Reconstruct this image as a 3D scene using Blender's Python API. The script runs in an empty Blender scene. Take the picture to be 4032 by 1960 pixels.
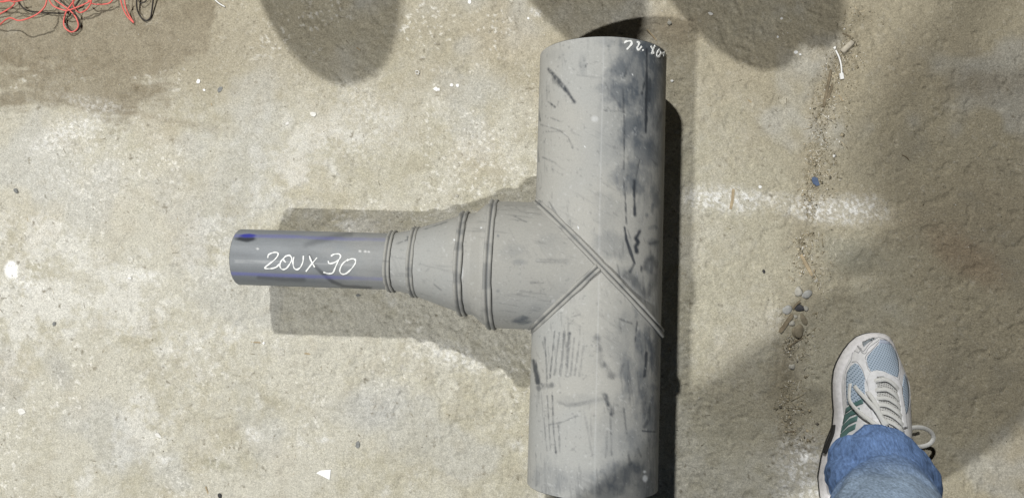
import bpy, bmesh, math, random
import numpy as np
from mathutils import Vector, Matrix
from mathutils.bvhtree import BVHTree

# ------------------------------------------------------------------ camera
SC = bpy.context.scene
COL = SC.collection
FPX = 3045.0                      # focal length in pixels of the 4032-wide photograph
CAM_H = 1.3244
FWD = Vector((math.tan(-0.06415), math.tan(0.06374), -1.0)).normalized()
UP = Vector((0, 1, 0)); UP = (UP - UP.dot(FWD) * FWD).normalized()
RIGHT = FWD.cross(UP)
CAM = Vector((0, 0, CAM_H))
cd = bpy.data.cameras.new('camera'); co = bpy.data.objects.new('camera', cd); COL.objects.link(co)
cd.sensor_fit = 'HORIZONTAL'; cd.sensor_width = 36.0; cd.lens = FPX / 4032 * 36.0
cd.clip_start = 0.01; cd.clip_end = 60
co.matrix_world = Matrix(((RIGHT.x, UP.x, -FWD.x, CAM.x), (RIGHT.y, UP.y, -FWD.y, CAM.y), (RIGHT.z, UP.z, -FWD.z, CAM.z), (0, 0, 0, 1)))
SC.camera = co

# ------------------------------------------------------------------ room light: two short strip lamps high on the left
w = bpy.data.worlds.new('World'); SC.world = w; w.use_nodes = True
w.node_tree.nodes['Background'].inputs[0].default_value = (1.0, 0.93, 0.80, 1)
w.node_tree.nodes['Background'].inputs[1].default_value = 0.004
LAMP_A = (-1.533, -1.238, 3.397)
LAMP_B = (-1.052, 2.565, 3.743)
def tube_lamp(name, loc, watts, col, length, width):
    l = bpy.data.lights.new(name, 'AREA'); l.shape = 'RECTANGLE'; l.size = length; l.size_y = width; l.energy = watts; l.color = col
    o = bpy.data.objects.new(name, l); z = (Vector(loc) - Vector((-0.1, 0.05, 0))).normalized(); x = Vector((1, 0, 0)); x = (x - x.dot(z) * z).normalized(); y = z.cross(x)
    o.matrix_world = Matrix(((x.x, y.x, z.x, loc[0]), (x.y, y.y, z.y, loc[1]), (x.z, y.z, z.z, loc[2]), (0, 0, 0, 1))); COL.objects.link(o)
tube_lamp('ceiling_lamp_near', LAMP_A, 111, (1.0, 0.995, 0.965), 0.17, 0.05)
tube_lamp('ceiling_lamp_far', LAMP_B, 172, (1.0, 0.99, 0.95), 0.15, 0.08)
SC.view_settings.view_transform = 'Standard'; SC.view_settings.look = 'None'
SC.view_settings.exposure = 0.0; SC.view_settings.gamma = 1.0; SC.view_settings.use_curve_mapping = False
SC.render.engine = 'CYCLES'

# ------------------------------------------------------------------ helpers
rng = np.random.default_rng(7)
random.seed(7)
def V(*a): return Vector(a)
def ray(u, v):
    return (FWD + RIGHT * ((u - 2016) / FPX) - UP * ((v - 980) / FPX)).normalized()
def at(u, v, z=0.0):
    d = ray(u, v); return CAM + d * ((z - CAM_H) / d.z)
RM = np.array([RIGHT, UP, FWD])
def project(P):
    d = (P - np.array(CAM)) @ RM.T
    return 2016 + FPX * d[..., 0] / d[..., 2], 980 - FPX * d[..., 1] / d[..., 2]
def crop(ox, oy, s, pts): return [(ox + x / s, oy + y / s) for x, y in pts]

def vnoise(x, y, seed):
    xi = np.floor(x).astype(np.int64); yi = np.floor(y).astype(np.int64)
    fx = x - xi; fy = y - yi
    fx = fx * fx * (3 - 2 * fx); fy = fy * fy * (3 - 2 * fy)
    def h(a, b):
        n = (a * 374761393 + b * 668265263 + seed * 1442695041) & 0xffffffff
        n = ((n ^ (n >> 13)) * 1274126177) & 0xffffffff
        n = (n ^ (n >> 16)) & 0xffff
        return n / 65535.0
    return (h(xi, yi) * (1 - fx) + h(xi + 1, yi) * fx) * (1 - fy) + (h(xi, yi + 1) * (1 - fx) + h(xi + 1, yi + 1) * fx) * fy
def fbm(x, y, wl, seed, octv=4, gain=0.5):
    s = np.zeros_like(x); a = 1.0; t = 0.0; f = 1.0 / wl
    for k in range(octv):
        c, d = math.cos(0.6 * k + seed), math.sin(0.6 * k + seed)
        s = s + a * vnoise((c * x - d * y) * f + 31.7 * k, (d * x + c * y) * f - 17.3 * k, seed + k)
        t += a; a *= gain; f *= 2.03
    return s / t
def sstep(a, b, x):
    t = np.clip((x - a) / (b - a), 0, 1); return t * t * (3 - 2 * t)
def ell(U, Vv, cx, cy, rx, ry, ang=0, soft=0.5, nz=None):
    c, s = math.cos(math.radians(ang)), math.sin(math.radians(ang))
    dx = U - cx; dy = Vv - cy
    d = np.sqrt(((c * dx + s * dy) / rx) ** 2 + ((-s * dx + c * dy) / ry) ** 2)
    if nz is not None: d = d + nz
    return 1 - sstep(1 - soft, 1 + soft, d)
def stroke(U, Vv, pts, wid, soft=0.6, nz=None):
    best = np.full(U.shape, 1e9)
    for (x0, y0), (x1, y1) in zip(pts[:-1], pts[1:]):
        ex, ey = x1 - x0, y1 - y0; L = ex * ex + ey * ey + 1e-9
        t = np.clip(((U - x0) * ex + (Vv - y0) * ey) / L, 0, 1)
        best = np.minimum(best, np.hypot(U - x0 - t * ex, Vv - y0 - t * ey))
    d = best / (wid / 2)
    if nz is not None: d = d + nz
    return 1 - sstep(1 - soft, 1 + soft, d)

def mesh_np(name, verts, faces, mat=None, parent=None, cols=None, smooth=True):
    me = bpy.data.meshes.new(name)
    if isinstance(verts, np.ndarray) and isinstance(faces, np.ndarray):
        k = faces.shape[1]
        me.vertices.add(len(verts)); me.vertices.foreach_set('co', verts.astype(np.float32).ravel())
        me.loops.add(faces.size); me.loops.foreach_set('vertex_index', faces.astype(np.int32).ravel())
        me.polygons.add(len(faces)); me.polygons.foreach_set('loop_start', np.arange(0, faces.size, k, dtype=np.int32))
        me.update(calc_edges=True)
    else:
        me.from_pydata([tuple(v) for v in verts], [], [tuple(f) for f in faces]); me.update()
    if cols is not None:
        at_ = me.color_attributes.new('Col', 'FLOAT_COLOR', 'POINT')
        at_.data.foreach_set('color', np.asarray(cols, np.float32).ravel())
    if smooth: me.polygons.foreach_set('use_smooth', np.ones(len(me.polygons), bool))
    o = bpy.data.objects.new(name, me); COL.objects.link(o)
    if mat: me.materials.append(mat)
    if parent: o.parent = parent
    return o
def empty(name, loc=(0, 0, 0)):
    o = bpy.data.objects.new(name, None); o.location = loc; o.empty_display_size = 0.05; COL.objects.link(o); return o
def tag(o, label=None, cat=None, group=None, kind=None):
    if label: o['label'] = label
    if cat: o['category'] = cat
    if group: o['group'] = group
    if kind: o['kind'] = kind
    return o
def grid_faces(nu, nv, wrap=False):
    i = np.arange(nu - 1)[:, None]; j = np.arange(nv if wrap else nv - 1)[None, :]; j1 = (j + 1) % nv
    return np.stack([i * nv + j, i * nv + j1, (i + 1) * nv + j1, (i + 1) * nv + j], -1).reshape(-1, 4)
def spline(pts, n=8, closed=False):
    P = [Vector(p) for p in pts]; out = []; N = len(P)
    for i in range(N if closed else N - 1):
        p1 = P[i]; p2 = P[(i + 1) % N]
        p0 = P[i - 1] if (i > 0 or closed) else p1 * 2 - p2
        p3 = P[(i + 2) % N] if (i + 2 < N or closed) else p2 * 2 - p1
        for k in range(n):
            t = k / n
            out.append(0.5 * ((2 * p1) + (-p0 + p2) * t + (2 * p0 - 5 * p1 + 4 * p2 - p3) * t * t + (-p0 + 3 * p1 - 3 * p2 + p3) * t ** 3))
    if not closed: out.append(P[-1])
    return out
def sweep(pts, prof, normals=None, closed=False, cap=True, scale=None):
    """sweep a profile (list of (side, out)) along pts; returns verts, faces"""
    P = [Vector(p) for p in pts]; n = len(P); m = len(prof); vs = []; fs = []
    for i in range(n):
        if closed: t = P[(i + 1) % n] - P[i - 1]
        else: t = P[min(i + 1, n - 1)] - P[max(i - 1, 0)]
        t.normalize()
        nn = Vector(normals[i]) if normals is not None else Vector((0, 0, 1))
        if abs(nn.dot(t)) > 0.98: nn = Vector((1, 0, 0))
        nn = (nn - nn.dot(t) * t).normalized(); sd = t.cross(nn)
        k = scale[i] if scale else 1.0
        for a, b in prof: vs.append(P[i] + sd * (a * k) + nn * (b * k))
    for i in range(n if closed else n - 1):
        i2 = (i + 1) % n
        for j in range(m):
            j2 = (j + 1) % m; fs.append((i * m + j, i * m + j2, i2 * m + j2, i2 * m + j))
    if cap and not closed:
        fs.append(tuple(range(m - 1, -1, -1))); fs.append(tuple((n - 1) * m + j for j in range(m)))
    return vs, fs
def circ(r, n=8, rz=None): return [(r * math.cos(2 * math.pi * k / n), (rz or r) * math.sin(2 * math.pi * k / n)) for k in range(n)]

# ------------------------------------------------------------------ materials
def mat(name, col=(0.5, 0.5, 0.5), rough=0.8, spec=0.3, attr=False):
    m = bpy.data.materials.new(name); m.use_nodes = True
    b = m.node_tree.nodes['Principled BSDF']
    b.inputs['Base Color'].default_value = (*col, 1); b.inputs['Roughness'].default_value = rough
    b.inputs['Specular IOR Level'].default_value = spec
    return m
def N(m, t, **kw):
    n = m.node_tree.nodes.new(t)
    for k, v in kw.items(): setattr(n, k, v)
    return n
def L(m, a, b): m.node_tree.links.new(a, b)
def bsdf(m): return m.node_tree.nodes['Principled BSDF']
def noise_bump(m, scale, strength, dist, detail=3, prev=None, stretch=None):
    tc = N(m, 'ShaderNodeTexCoord'); nz = N(m, 'ShaderNodeTexNoise'); nz.inputs['Scale'].default_value = scale; nz.inputs['Detail'].default_value = detail
    src = tc.outputs['Object']
    if stretch:
        mp = N(m, 'ShaderNodeMapping'); mp.inputs['Scale'].default_value = stretch; L(m, src, mp.inputs[0]); src = mp.outputs[0]
    L(m, src, nz.inputs['Vector'])
    bp = N(m, 'ShaderNodeBump'); bp.inputs['Strength'].default_value = strength; bp.inputs['Distance'].default_value = dist
    L(m, nz.outputs['Fac'], bp.inputs['Height'])
    if prev: L(m, prev.outputs[0], bp.inputs['Normal'])
    L(m, bp.outputs[0], bsdf(m).inputs['Normal']); return bp, nz
def noise_col(m, base_socket, scale, lo, hi, detail=4, stretch=None):
    """multiply a colour by noise mapped to lo..hi"""
    tc = N(m, 'ShaderNodeTexCoord'); nz = N(m, 'ShaderNodeTexNoise'); nz.inputs['Scale'].default_value = scale; nz.inputs['Detail'].default_value = detail
    src = tc.outputs['Object']
    if stretch:
        mp = N(m, 'ShaderNodeMapping'); mp.inputs['Scale'].default_value = stretch; L(m, src, mp.inputs[0]); src = mp.outputs[0]
    L(m, src, nz.inputs['Vector'])
    mr = N(m, 'ShaderNodeMapRange'); mr.inputs[1].default_value = 0.3; mr.inputs[2].default_value = 0.7; mr.inputs[3].default_value = lo; mr.inputs[4].default_value = hi
    L(m, nz.outputs['Fac'], mr.inputs[0])
    mx = N(m, 'ShaderNodeVectorMath', operation='SCALE')
    L(m, base_socket, mx.inputs[0]); L(m, mr.outputs[0], mx.inputs['Scale'])
    return mx.outputs[0]
def simple(name, col, rough=0.8, spec=0.3, var=0.15, vscale=60, bump=0.0, bscale=300):
    m = mat(name, col, rough, spec)
    rgb = N(m, 'ShaderNodeRGB'); rgb.outputs[0].default_value = (*col, 1)
    L(m, noise_col(m, rgb.outputs[0], vscale, 1 - var, 1 + var), bsdf(m).inputs['Base Color'])
    if bump: noise_bump(m, bscale, bump, 0.001)
    return m

M_floor = mat('concrete_floor', rough=0.93, spec=0.15)
a = N(M_floor, 'ShaderNodeVertexColor', layer_name='Col')
c1 = noise_col(M_floor, noise_col(M_floor, a.outputs[0], 720, 0.72, 1.28, 3), 300, 0.84, 1.16, 4)
L(M_floor, c1, bsdf(M_floor).inputs['Base Color'])
b1, _ = noise_bump(M_floor, 300, 0.7, 0.0015, 5)
noise_bump(M_floor, 900, 0.6, 0.0007, 2, prev=b1)

def dust_mat(name):
    m = mat(name)
    a = N(m, 'ShaderNodeVertexColor', layer_name='Col')
    L(m, noise_col(m, a.outputs[0], 420, 0.94, 1.06, 4), bsdf(m).inputs['Base Color'])
    mr = N(m, 'ShaderNodeMapRange'); mr.inputs[3].default_value = 0.30; mr.inputs[4].default_value = 0.82
    L(m, a.outputs['Alpha'], mr.inputs[0]); L(m, mr.outputs[0], bsdf(m).inputs['Roughness'])
    bsdf(m).inputs['Specular IOR Level'].default_value = 0.4
    noise_bump(m, 700, 0.12, 0.0005, 3)
    return m
M_pipe = dust_mat('dusty_black_polyethylene')
M_white_paint = simple('white_marker_paint', (0.82, 0.83, 0.82), 0.6, 0.3, 0.1, 400)

# ------------------------------------------------------------------ floor
def axis_lines(lo, hi, step, far_lo, far_hi):
    c = np.arange(lo, hi + step, step); out = [c]
    e = []; x = hi; s = step
    while x < far_hi: s *= 1.6; x += s; e.append(x)
    b = []; x = lo; s = step
    while x > far_lo: s *= 1.6; x -= s; b.append(x)
    return np.concatenate([np.array(b[::-1]), c, np.array(e)])
XS = axis_lines(-1.08, 0.83, 0.0021, -5, 5); YS = axis_lines(-0.39, 0.60, 0.0021, -5, 5)
GX, GY = np.meshgrid(XS, YS, indexing='ij')
FU, FV = project(np.stack([GX, GY, np.zeros_like(GX)], -1))
behind = (np.abs(GX) > 1.6) | (np.abs(GY) > 1.0)
FU = np.where(behind, -9999, FU); FV = np.where(behind, -9999, FV)
def lerp(a, b, t): return a + (b - a) * t[..., None]
def C(*c): return np.array(c, float)
n_big = fbm(GX, GY, 0.45, 11, 4); n_mid = fbm(GX, GY, 0.11, 12, 5, 0.6); n_sm = fbm(GX, GY, 0.03, 13, 4, 0.6); n_fine = fbm(GX, GY, 0.008, 14, 3, 0.7)
n_sp = fbm(GX, GY, 0.0062, 15, 2, 0.7); n_e = fbm(GX, GY, 0.05, 16, 4, 0.65)
col = np.zeros(GX.shape + (3,)) + C(0.398, 0.376, 0.298)
n_brk = fbm(GX, GY, 0.018, 17, 4, 0.7)
pale = sstep(0.40, 0.60, n_mid * 0.45 + n_big * 0.3 + n_brk * 0.25 + 0.045 * sstep(0.15, -0.5, GX) - 0.005); col = lerp(col, C(0.480, 0.464, 0.402), pale * 0.85)
bleach = sstep(0.52, 0.66, fbm(GX, GY, 0.13, 18, 5, 0.6) * 0.65 + n_brk * 0.35) * sstep(0.25, -0.05, GX) * sstep(0.45, 0.2, GY); col = lerp(col, C(0.60, 0.592, 0.555), bleach * 0.62)
# browner, dirtier ground towards the right and the top
brown = sstep(0.12, 0.66, GX + 0.40 * (GY - 0.1) + (n_mid - 0.5) * 0.5); col = lerp(col, C(0.312, 0.274, 0.195), brown * 0.85)
top_b = sstep(0.22, 0.48, GY + (n_e - 0.5) * 0.25); col = lerp(col, C(0.335, 0.300, 0.222), top_b * 0.7)
dark_r = sstep(0.50, 0.68, n_e * 0.5 + n_mid * 0.5) * sstep(0.3, 0.6, GX); col = lerp(col, C(0.255, 0.232, 0.178), dark_r * 0.65)
# greyish trodden stains, orange stains
col = lerp(col, C(0.42, 0.42, 0.40), sstep(0.56, 0.70, fbm(GX, GY, 0.16, 21, 4)) * 0.45)
col = lerp(col, C(0.44, 0.35, 0.235), sstep(0.62, 0.74, fbm(GX, GY, 0.14, 22, 4)) * 0.07)
nz = (n_e - 0.5) * 1.3
# brown earth trodden in at the upper left plus painted shade, streaky torn edges
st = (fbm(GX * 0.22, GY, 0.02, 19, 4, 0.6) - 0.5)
earth_shade = sstep(60, -60, FV - np.interp(FU, [0, 300, 520, 700, 800, 870], [372, 412, 395, 300, 180, -120]) + st * 330 + (n_e - 0.5) * 330)
earth_shade = np.where(FU < -500, 0, earth_shade); col = lerp(col, C(0.20, 0.172, 0.122), earth_shade * (0.80 + 0.9 * (n_brk - 0.5)))
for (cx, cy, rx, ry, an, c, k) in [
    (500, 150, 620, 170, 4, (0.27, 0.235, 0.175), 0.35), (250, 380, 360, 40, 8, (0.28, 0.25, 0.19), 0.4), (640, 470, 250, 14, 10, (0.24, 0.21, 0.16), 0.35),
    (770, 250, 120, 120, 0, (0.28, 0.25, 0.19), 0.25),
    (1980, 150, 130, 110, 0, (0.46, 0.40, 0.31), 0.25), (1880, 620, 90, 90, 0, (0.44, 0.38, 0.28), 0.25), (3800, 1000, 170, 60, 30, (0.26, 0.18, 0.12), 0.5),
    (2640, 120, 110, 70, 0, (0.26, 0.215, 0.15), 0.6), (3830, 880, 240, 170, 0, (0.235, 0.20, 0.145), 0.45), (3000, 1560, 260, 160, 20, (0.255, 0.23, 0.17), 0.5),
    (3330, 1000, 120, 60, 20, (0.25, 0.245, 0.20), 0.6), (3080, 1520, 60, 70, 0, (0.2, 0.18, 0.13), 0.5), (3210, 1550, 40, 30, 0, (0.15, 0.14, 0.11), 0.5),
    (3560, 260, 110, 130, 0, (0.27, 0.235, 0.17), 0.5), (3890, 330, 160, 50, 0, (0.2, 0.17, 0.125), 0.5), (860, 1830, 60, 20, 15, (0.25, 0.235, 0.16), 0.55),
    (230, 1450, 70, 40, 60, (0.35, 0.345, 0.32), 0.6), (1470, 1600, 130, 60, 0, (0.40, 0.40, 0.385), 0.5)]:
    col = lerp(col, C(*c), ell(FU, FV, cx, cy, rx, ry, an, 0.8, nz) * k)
# dirty joint line with crumbs
JOINT = [(3380, 60), (3330, 190), (3270, 300), (3240, 430), (3215, 600), (3205, 720), (3185, 830), (3165, 960), (3170, 1080), (3140, 1180), (3110, 1300), (3100, 1420), (3090, 1600), (3130, 1760)]
jm = stroke(FU, FV, JOINT, 130, 0.9, nz * 1.4) * sstep(0.30, 0.55, n_e * 0.5 + n_mid * 0.5); col = lerp(col, C(0.235, 0.20, 0.14), jm * 0.38)
jd = stroke(FU, FV, JOINT, 44, 0.9, nz * 0.9); col = lerp(col, C(0.15, 0.13, 0.09), jd * 0.45 * sstep(0.4, 0.6, n_fine))
# white powder smears and paint splashes: colour of the powder itself, broken up by the relief
n_g = fbm(GX, GY, 0.0044, 20, 2, 0.7); grain = sstep(0.42, 0.64, 0.75 * n_g + 0.25 * n_e)
for (cx, cy, rx, ry, an, k) in [
    (2850, 785, 130, 42, 3, 0.85), (3010, 775, 130, 22, 4, 0.4), (3280, 830, 140, 42, 4, 0.85), (3380, 800, 80, 30, 0, 0.5), (3170, 1830, 90, 90, -40, 0.95), (3190, 1930, 120, 35, 0, 0.7),
    (570, 1085, 75, 22, 0, 0.55), (1790, 1400, 130, 40, 20, 0.6), (1470, 450, 150, 70, 30, 0.35), (1360, 885, 30, 16, 0, 0.85), (260, 520, 160, 50, -25, 0.55), (340, 400, 110, 20, 10, 0.3),
    (90, 1110, 70, 35, 20, 0.6), (990, 1710, 35, 25, 30, 0.6), (1270, 1730, 30, 10, 0, 0.6), (700, 1380, 90, 30, 0, 0.3), (640, 1810, 40, 18, -20, 0.6), (1350, 560, 160, 70, 10, 0.3),
    (300, 700, 200, 90, 0, 0.25), (1900, 560, 120, 60, 20, 0.3), (3050, 1260, 30, 60, 10, 0.25), (2110, 48, 22, 14, 30, 0.9)]:
    col = lerp(col, C(0.76, 0.76, 0.75), ell(FU, FV, cx, cy, rx, ry, an, 0.85, nz * 0.8) * (0.22 + 0.78 * grain) * k * 0.95)
col = lerp(col, C(0.86, 0.86, 0.85), ell(FU, FV, 42, 1062, 26, 34, -15, 0.25, nz * 0.5))
col = lerp(col, C(0.86, 0.86, 0.85), ell(FU, FV, 3170, 1802, 17, 13, -15, 0.25, nz * 0.6))
# small aggregate: pale grains, dark pits, fibres
n_w = fbm(GX, GY, 0.0052, 31, 2, 0.6); n_w2 = fbm(GX, GY, 0.09, 32, 3)
dens = 0.05 * (n_w2 - 0.5) + 0.035 * sstep(0.2, -0.5, GX)
col = lerp(col, C(0.68, 0.665, 0.615), sstep(0.70, 0.80, n_w + dens) * (0.12 + 0.55 * sstep(0.48, 0.66, n_w2) * sstep(0.25, -0.1, GX)) * (1 - 0.85 * earth_shade))
col = lerp(col, C(0.17, 0.15, 0.11), sstep(0.74, 0.84, fbm(GX, GY, 0.0065, 33, 2, 0.5) + 0.10 * (n_w2 - 0.5)) * (0.15 + 0.6 * sstep(0.45, 0.7, n_brk)))
col = lerp(col, C(0.30, 0.265, 0.195), sstep(0.55, 0.8, n_sm) * 0.22)
col = col * (0.90 + 0.2 * n_fine[..., None])
# relief
rough_m = 0.55 + 0.9 * sstep(0.45, 0.65, fbm(GX, GY, 0.2, 41, 3)) + 1.15 * ell(FU, FV, 1650, 1250, 750, 380, 12, 0.6) + 0.9 * jm
rough_m = rough_m * (1 - 0.55 * sstep(0.2, 0.45, GX) * (1 - jm))
GZ = (n_fine - 0.5) * 0.0016 * rough_m + (n_sp - 0.5) * 0.0014 * rough_m + (n_sm - 0.5) * 0.0034 * rough_m + (n_mid - 0.5) * 0.0035
GZ -= 0.0025 * jm * sstep(0.35, 0.6, n_sm) + 0.0016 * sstep(0.62, 0.7, fbm(GX, GY, 0.02, 42, 3))
jl = stroke(FU, FV, [(x - 32, y) for x, y in JOINT], 12, 0.8, nz * 1.2); GZ -= 0.0012 * jl * sstep(0.45, 0.6, n_mid)
fade = sstep(1.5, 1.0, np.abs(GX)) * sstep(1.1, 0.65, np.abs(GY)); GZ = GZ * fade - 0.0005
def fz(x, y):
    i = np.clip(np.searchsorted(XS, x) - 1, 0, len(XS) - 2); j = np.clip(np.searchsorted(YS, y) - 1, 0, len(YS) - 2)
    return float(GZ[i, j])
def on_floor(u, v, dz=0.0):
    p = at(u, v, 0); return Vector((p.x, p.y, fz(p.x, p.y) + dz))
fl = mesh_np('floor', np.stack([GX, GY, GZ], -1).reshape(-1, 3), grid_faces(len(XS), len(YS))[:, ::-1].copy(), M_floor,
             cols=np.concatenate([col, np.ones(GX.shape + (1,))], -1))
fl.data.flip_normals() if fl.data.polygons[0].normal.z < 0 else None
tag(fl, 'dirty beige concrete floor with pale patches and specks', 'floor', kind='structure')

# ------------------------------------------------------------------ the welded pipe tee
ROT = -0.03226
TC = Vector((0.0561, 0.0481, 0.1042))
E1 = Vector((math.cos(ROT), math.sin(ROT), 0)); E2 = Vector((-math.sin(ROT), math.cos(ROT), 0)); E3 = Vector((0, 0, 1))
R0 = 0.1; LT = 0.335; LB_ = 0.3345; LC = 0.574
def loc3(x, y, z): return TC + E1 * x + E2 * y + E3 * z
E1n, E2n, E3n, TCn = (np.array(q) for q in (E1, E2, E3, TC))
def loc_np(x, y, z): return TCn + x[..., None] * E1n + y[..., None] * E2n + z[..., None] * E3n
tee = empty('pipe_tee', (TC.x, TC.y, 0)); tag(tee, 'dusty grey welded plastic pipe tee with stepped branch marked 200x90', 'pipe fitting')
TINV = Vector((-TC.x, -TC.y, 0))
def part(name, verts, faces, m, parent=None, cols=None, smooth=True):
    """tee part given in world coordinates; stored relative to the tee's empty"""
    if isinstance(verts, np.ndarray): vv = verts + np.array(TINV)
    else: vv = [Vector(v) + TINV for v in verts]
    return mesh_np(name, vv, faces, m, parent or tee, cols, smooth)
DUST = C(0.352, 0.348, 0.325); BARE = C(0.040, 0.046, 0.055); SMUD_SHADE = C(0.088, 0.102, 0.120)
c2 = lambda p: crop(2020, 50, 1.789, p)
c3 = lambda p: crop(1480, 700, 1.789, p)
c4 = lambda p: crop(880, 780, 2.159, p)
c5 = lambda p: crop(2020, 1200, 1.647, p)
def E_(cr, s, lst):
    out = []
    for cx, cy, rx, ry, k in lst:
        (x, y), = cr([(cx, cy)]); out.append((x, y, rx / s, ry / s, k))
    return out
SMUDGE_SHADE = (E_(c2, 1.789, [(890, 330, 190, 160, .80), (1000, 250, 110, 90, .95), (780, 550, 125, 75, .65), (900, 600, 120, 100, .6), (830, 820, 75, 100, .72), (960, 780, 80, 160, .6),
                         (930, 1000, 110, 130, .6), (850, 1150, 130, 90, .45), (990, 500, 65, 160, .6), (690, 210, 90, 35, .35), (490, 370, 35, 75, .28), (300, 300, 60, 40, .12), (690, 900, 90, 200, .22)])
          + E_(c3, 1.789, [(1800, 40, 75, 60, .6), (1660, 470, 110, 90, .3), (1640, 250, 70, 150, .22), (1960, 100, 25, 60, .6), (1945, 215, 12, 40, .75), (1908, 262, 11, 15, .85), (1965, 160, 22, 40, .5),
                           (1960, 350, 30, 14, .6), (1950, 455, 32, 22, .7), (1925, 600, 42, 48, .55), (1740, 700, 110, 60, .35), (960, 520, 85, 55, .22), (1010, 595, 60, 22, .35), (1230, 470, 90, 60, .15),
                           (1010, 1008, 62, 22, .95), (1120, 920, 45, 30, .18), (860, 795, 14, 12, .4), (860, 408, 6, 6, .6)])
          + E_(c5, 1.647, [(850, 240, 50, 70, .7), (925, 330, 34, 130, .75), (740, 400, 40, 70, .45), (750, 530, 28, 60, .45), (860, 600, 55, 180, .45), (905, 720, 40, 160, .55), (800, 890, 110, 60, .4),
                           (910, 535, 25, 20, .8), (690, 1120, 95, 75, .75), (600, 1200, 90, 70, .65), (810, 1060, 36, 42, .75), (690, 1190, 32, 45, .75), (880, 1160, 80, 110, .5), (230, 1120, 90, 95, .35),  # dark ovals at the lower end partly paint in the leg's shade
                           (450, 1160, 150, 70, .22), (420, 620, 120, 30, .18), (700, 240, 160, 160, .2), (660, 800, 120, 160, .22)]))
SCR = ([(c2(p), wd / 1.789, k) for p, wd, k in [
    ([(250, 400), (330, 490), (385, 560), (432, 632)], 22, .85), ([(285, 470), (330, 510)], 26, .4), ([(942, 260), (942, 480), (936, 845)], 13, 1), ([(908, 570), (940, 440)], 12, .8), ([(965, 470), (960, 620)], 18, .6),
    ([(775, 540), (785, 800), (780, 1100)], 6, .7), ([(800, 390), (790, 450)], 12, .7), ([(250, 630), (295, 665)], 12, .8), ([(520, 360), (510, 385)], 7, .9), ([(890, 1040), (860, 1200), (850, 1252)], 10, .8),
    ([(200, 790), (330, 830), (390, 880), (420, 950)], 5, .5), ([(230, 840), (360, 835)], 5, .4), ([(210, 1020), (300, 1060)], 5, .4), ([(260, 740), (340, 770)], 5, .4), ([(450, 440), (620, 460), (790, 710)], 4, .25),
    ([(640, 690), (790, 700)], 4, .4), ([(980, 1040), (1010, 1070)], 10, .7), ([(1050, 700), (1010, 830)], 14, .5), ([(470, 380), (620, 340)], 4, .25), ([(180, 690), (190, 760)], 6, .6), ([(175, 960), (182, 1050)], 6, .6)]]
       + [(c3(p), wd / 1.789, k) for p, wd, k in [
    ([(1822, 20), (1820, 120), (1825, 260)], 17, .9), ([(1745, 20), (1755, 120), (1765, 325)], 6, .8), ([(1752, 350), (1765, 440), (1800, 540), (1822, 600), (1790, 660)], 14, .95), ([(1775, 370), (1790, 420)], 8, .7),
    ([(1858, 378), (1830, 425), (1850, 455), (1828, 485), (1838, 520)], 20, .95), ([(1890, 640), (1900, 580), (1950, 560), (1978, 620)], 26, .55), ([(1978, 660), (1965, 740), (1905, 830), (1840, 740), (1760, 680)], 42, .5),
    ([(1870, 625), (1868, 660)], 14, .8), ([(1930, 465), (1985, 450)], 14, .7), ([(1140, 585), (1350, 590)], 30, .5), ([(820, 565), (1490, 600)], 3, -.5), ([(350, 360), (500, 310)], 8, .6), ([(150, 462), (232, 432)], 14, .85),
    ([(225, 420), (235, 445)], 16, .9), ([(350, 660), (375, 640)], 16, .35), ([(410, 750), (460, 790)], 5, .5), ([(970, 270), (1060, 310)], 6, .5), ([(1090, 740), (1180, 738)], 5, .45), ([(1700, 610), (1720, 700)], 10, .4),
    ([(1380, 980), (1440, 960)], 5, .3), ([(1220, 170), (1290, 280)], 5, .4), ([(1080, 280), (1140, 295)], 6, -.6)]]
       + [(c5(p), wd / 1.647, k) for p, wd, k in [
    ([(270, 170), (240, 470)], 9, .6), ([(300, 180), (268, 450)], 11, .45), ([(332, 175), (308, 455)], 13, .55), ([(366, 185), (345, 455)], 16, .6), ([(396, 215), (374, 460)], 12, .5), ([(430, 235), (400, 455)], 10, .5),
    ([(458, 260), (430, 460)], 10, .35), ([(205, 210), (222, 480)], 7, .45), ([(190, 240), (215, 330)], 10, .4), ([(132, 360), (160, 500)], 22, .95), ([(165, 535), (245, 520)], 26, .55), ([(545, 200), (560, 290), (580, 385)], 36, .6),
    ([(595, 400), (640, 465)], 36, .5), ([(598, 590), (620, 650), (642, 700)], 28, .7), ([(222, 590), (242, 935)], 7, .55), ([(255, 590), (262, 800), (277, 955)], 8, .65), ([(295, 780), (303, 950)], 7, .55), ([(200, 730), (220, 945)], 6, .4),
    ([(290, 630), (350, 650), (440, 640), (570, 610)], 18, .35), ([(235, 775), (330, 755), (420, 715)], 10, .5), ([(630, 700), (640, 970)], 9, .45), ([(865, 310), (855, 460)], 17, .95), ([(805, 110), (790, 240)], 6, .8),
    ([(720, 680), (735, 830)], 12, .5), ([(840, 815), (920, 822)], 8, .9), ([(890, 640), (880, 740), (850, 790)], 14, .6), ([(810, 930), (830, 980)], 10, .6), ([(745, 950), (760, 1030)], 14, .55), ([(720, 380), (700, 440)], 10, .5),
    ([(850, 560), (855, 690)], 30, .5), ([(690, 90), (770, 120)], 6, .6), ([(610, 820), (600, 990)], 5, .3), ([(360, 1110), (380, 1118)], 6, -.8), ([(270, 1150), (330, 1165)], 4, -.5), ([(350, 1200), (480, 1235)], 3, -.4), ([(330, 1100), (480, 1140)], 3, -.3)]])
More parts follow.
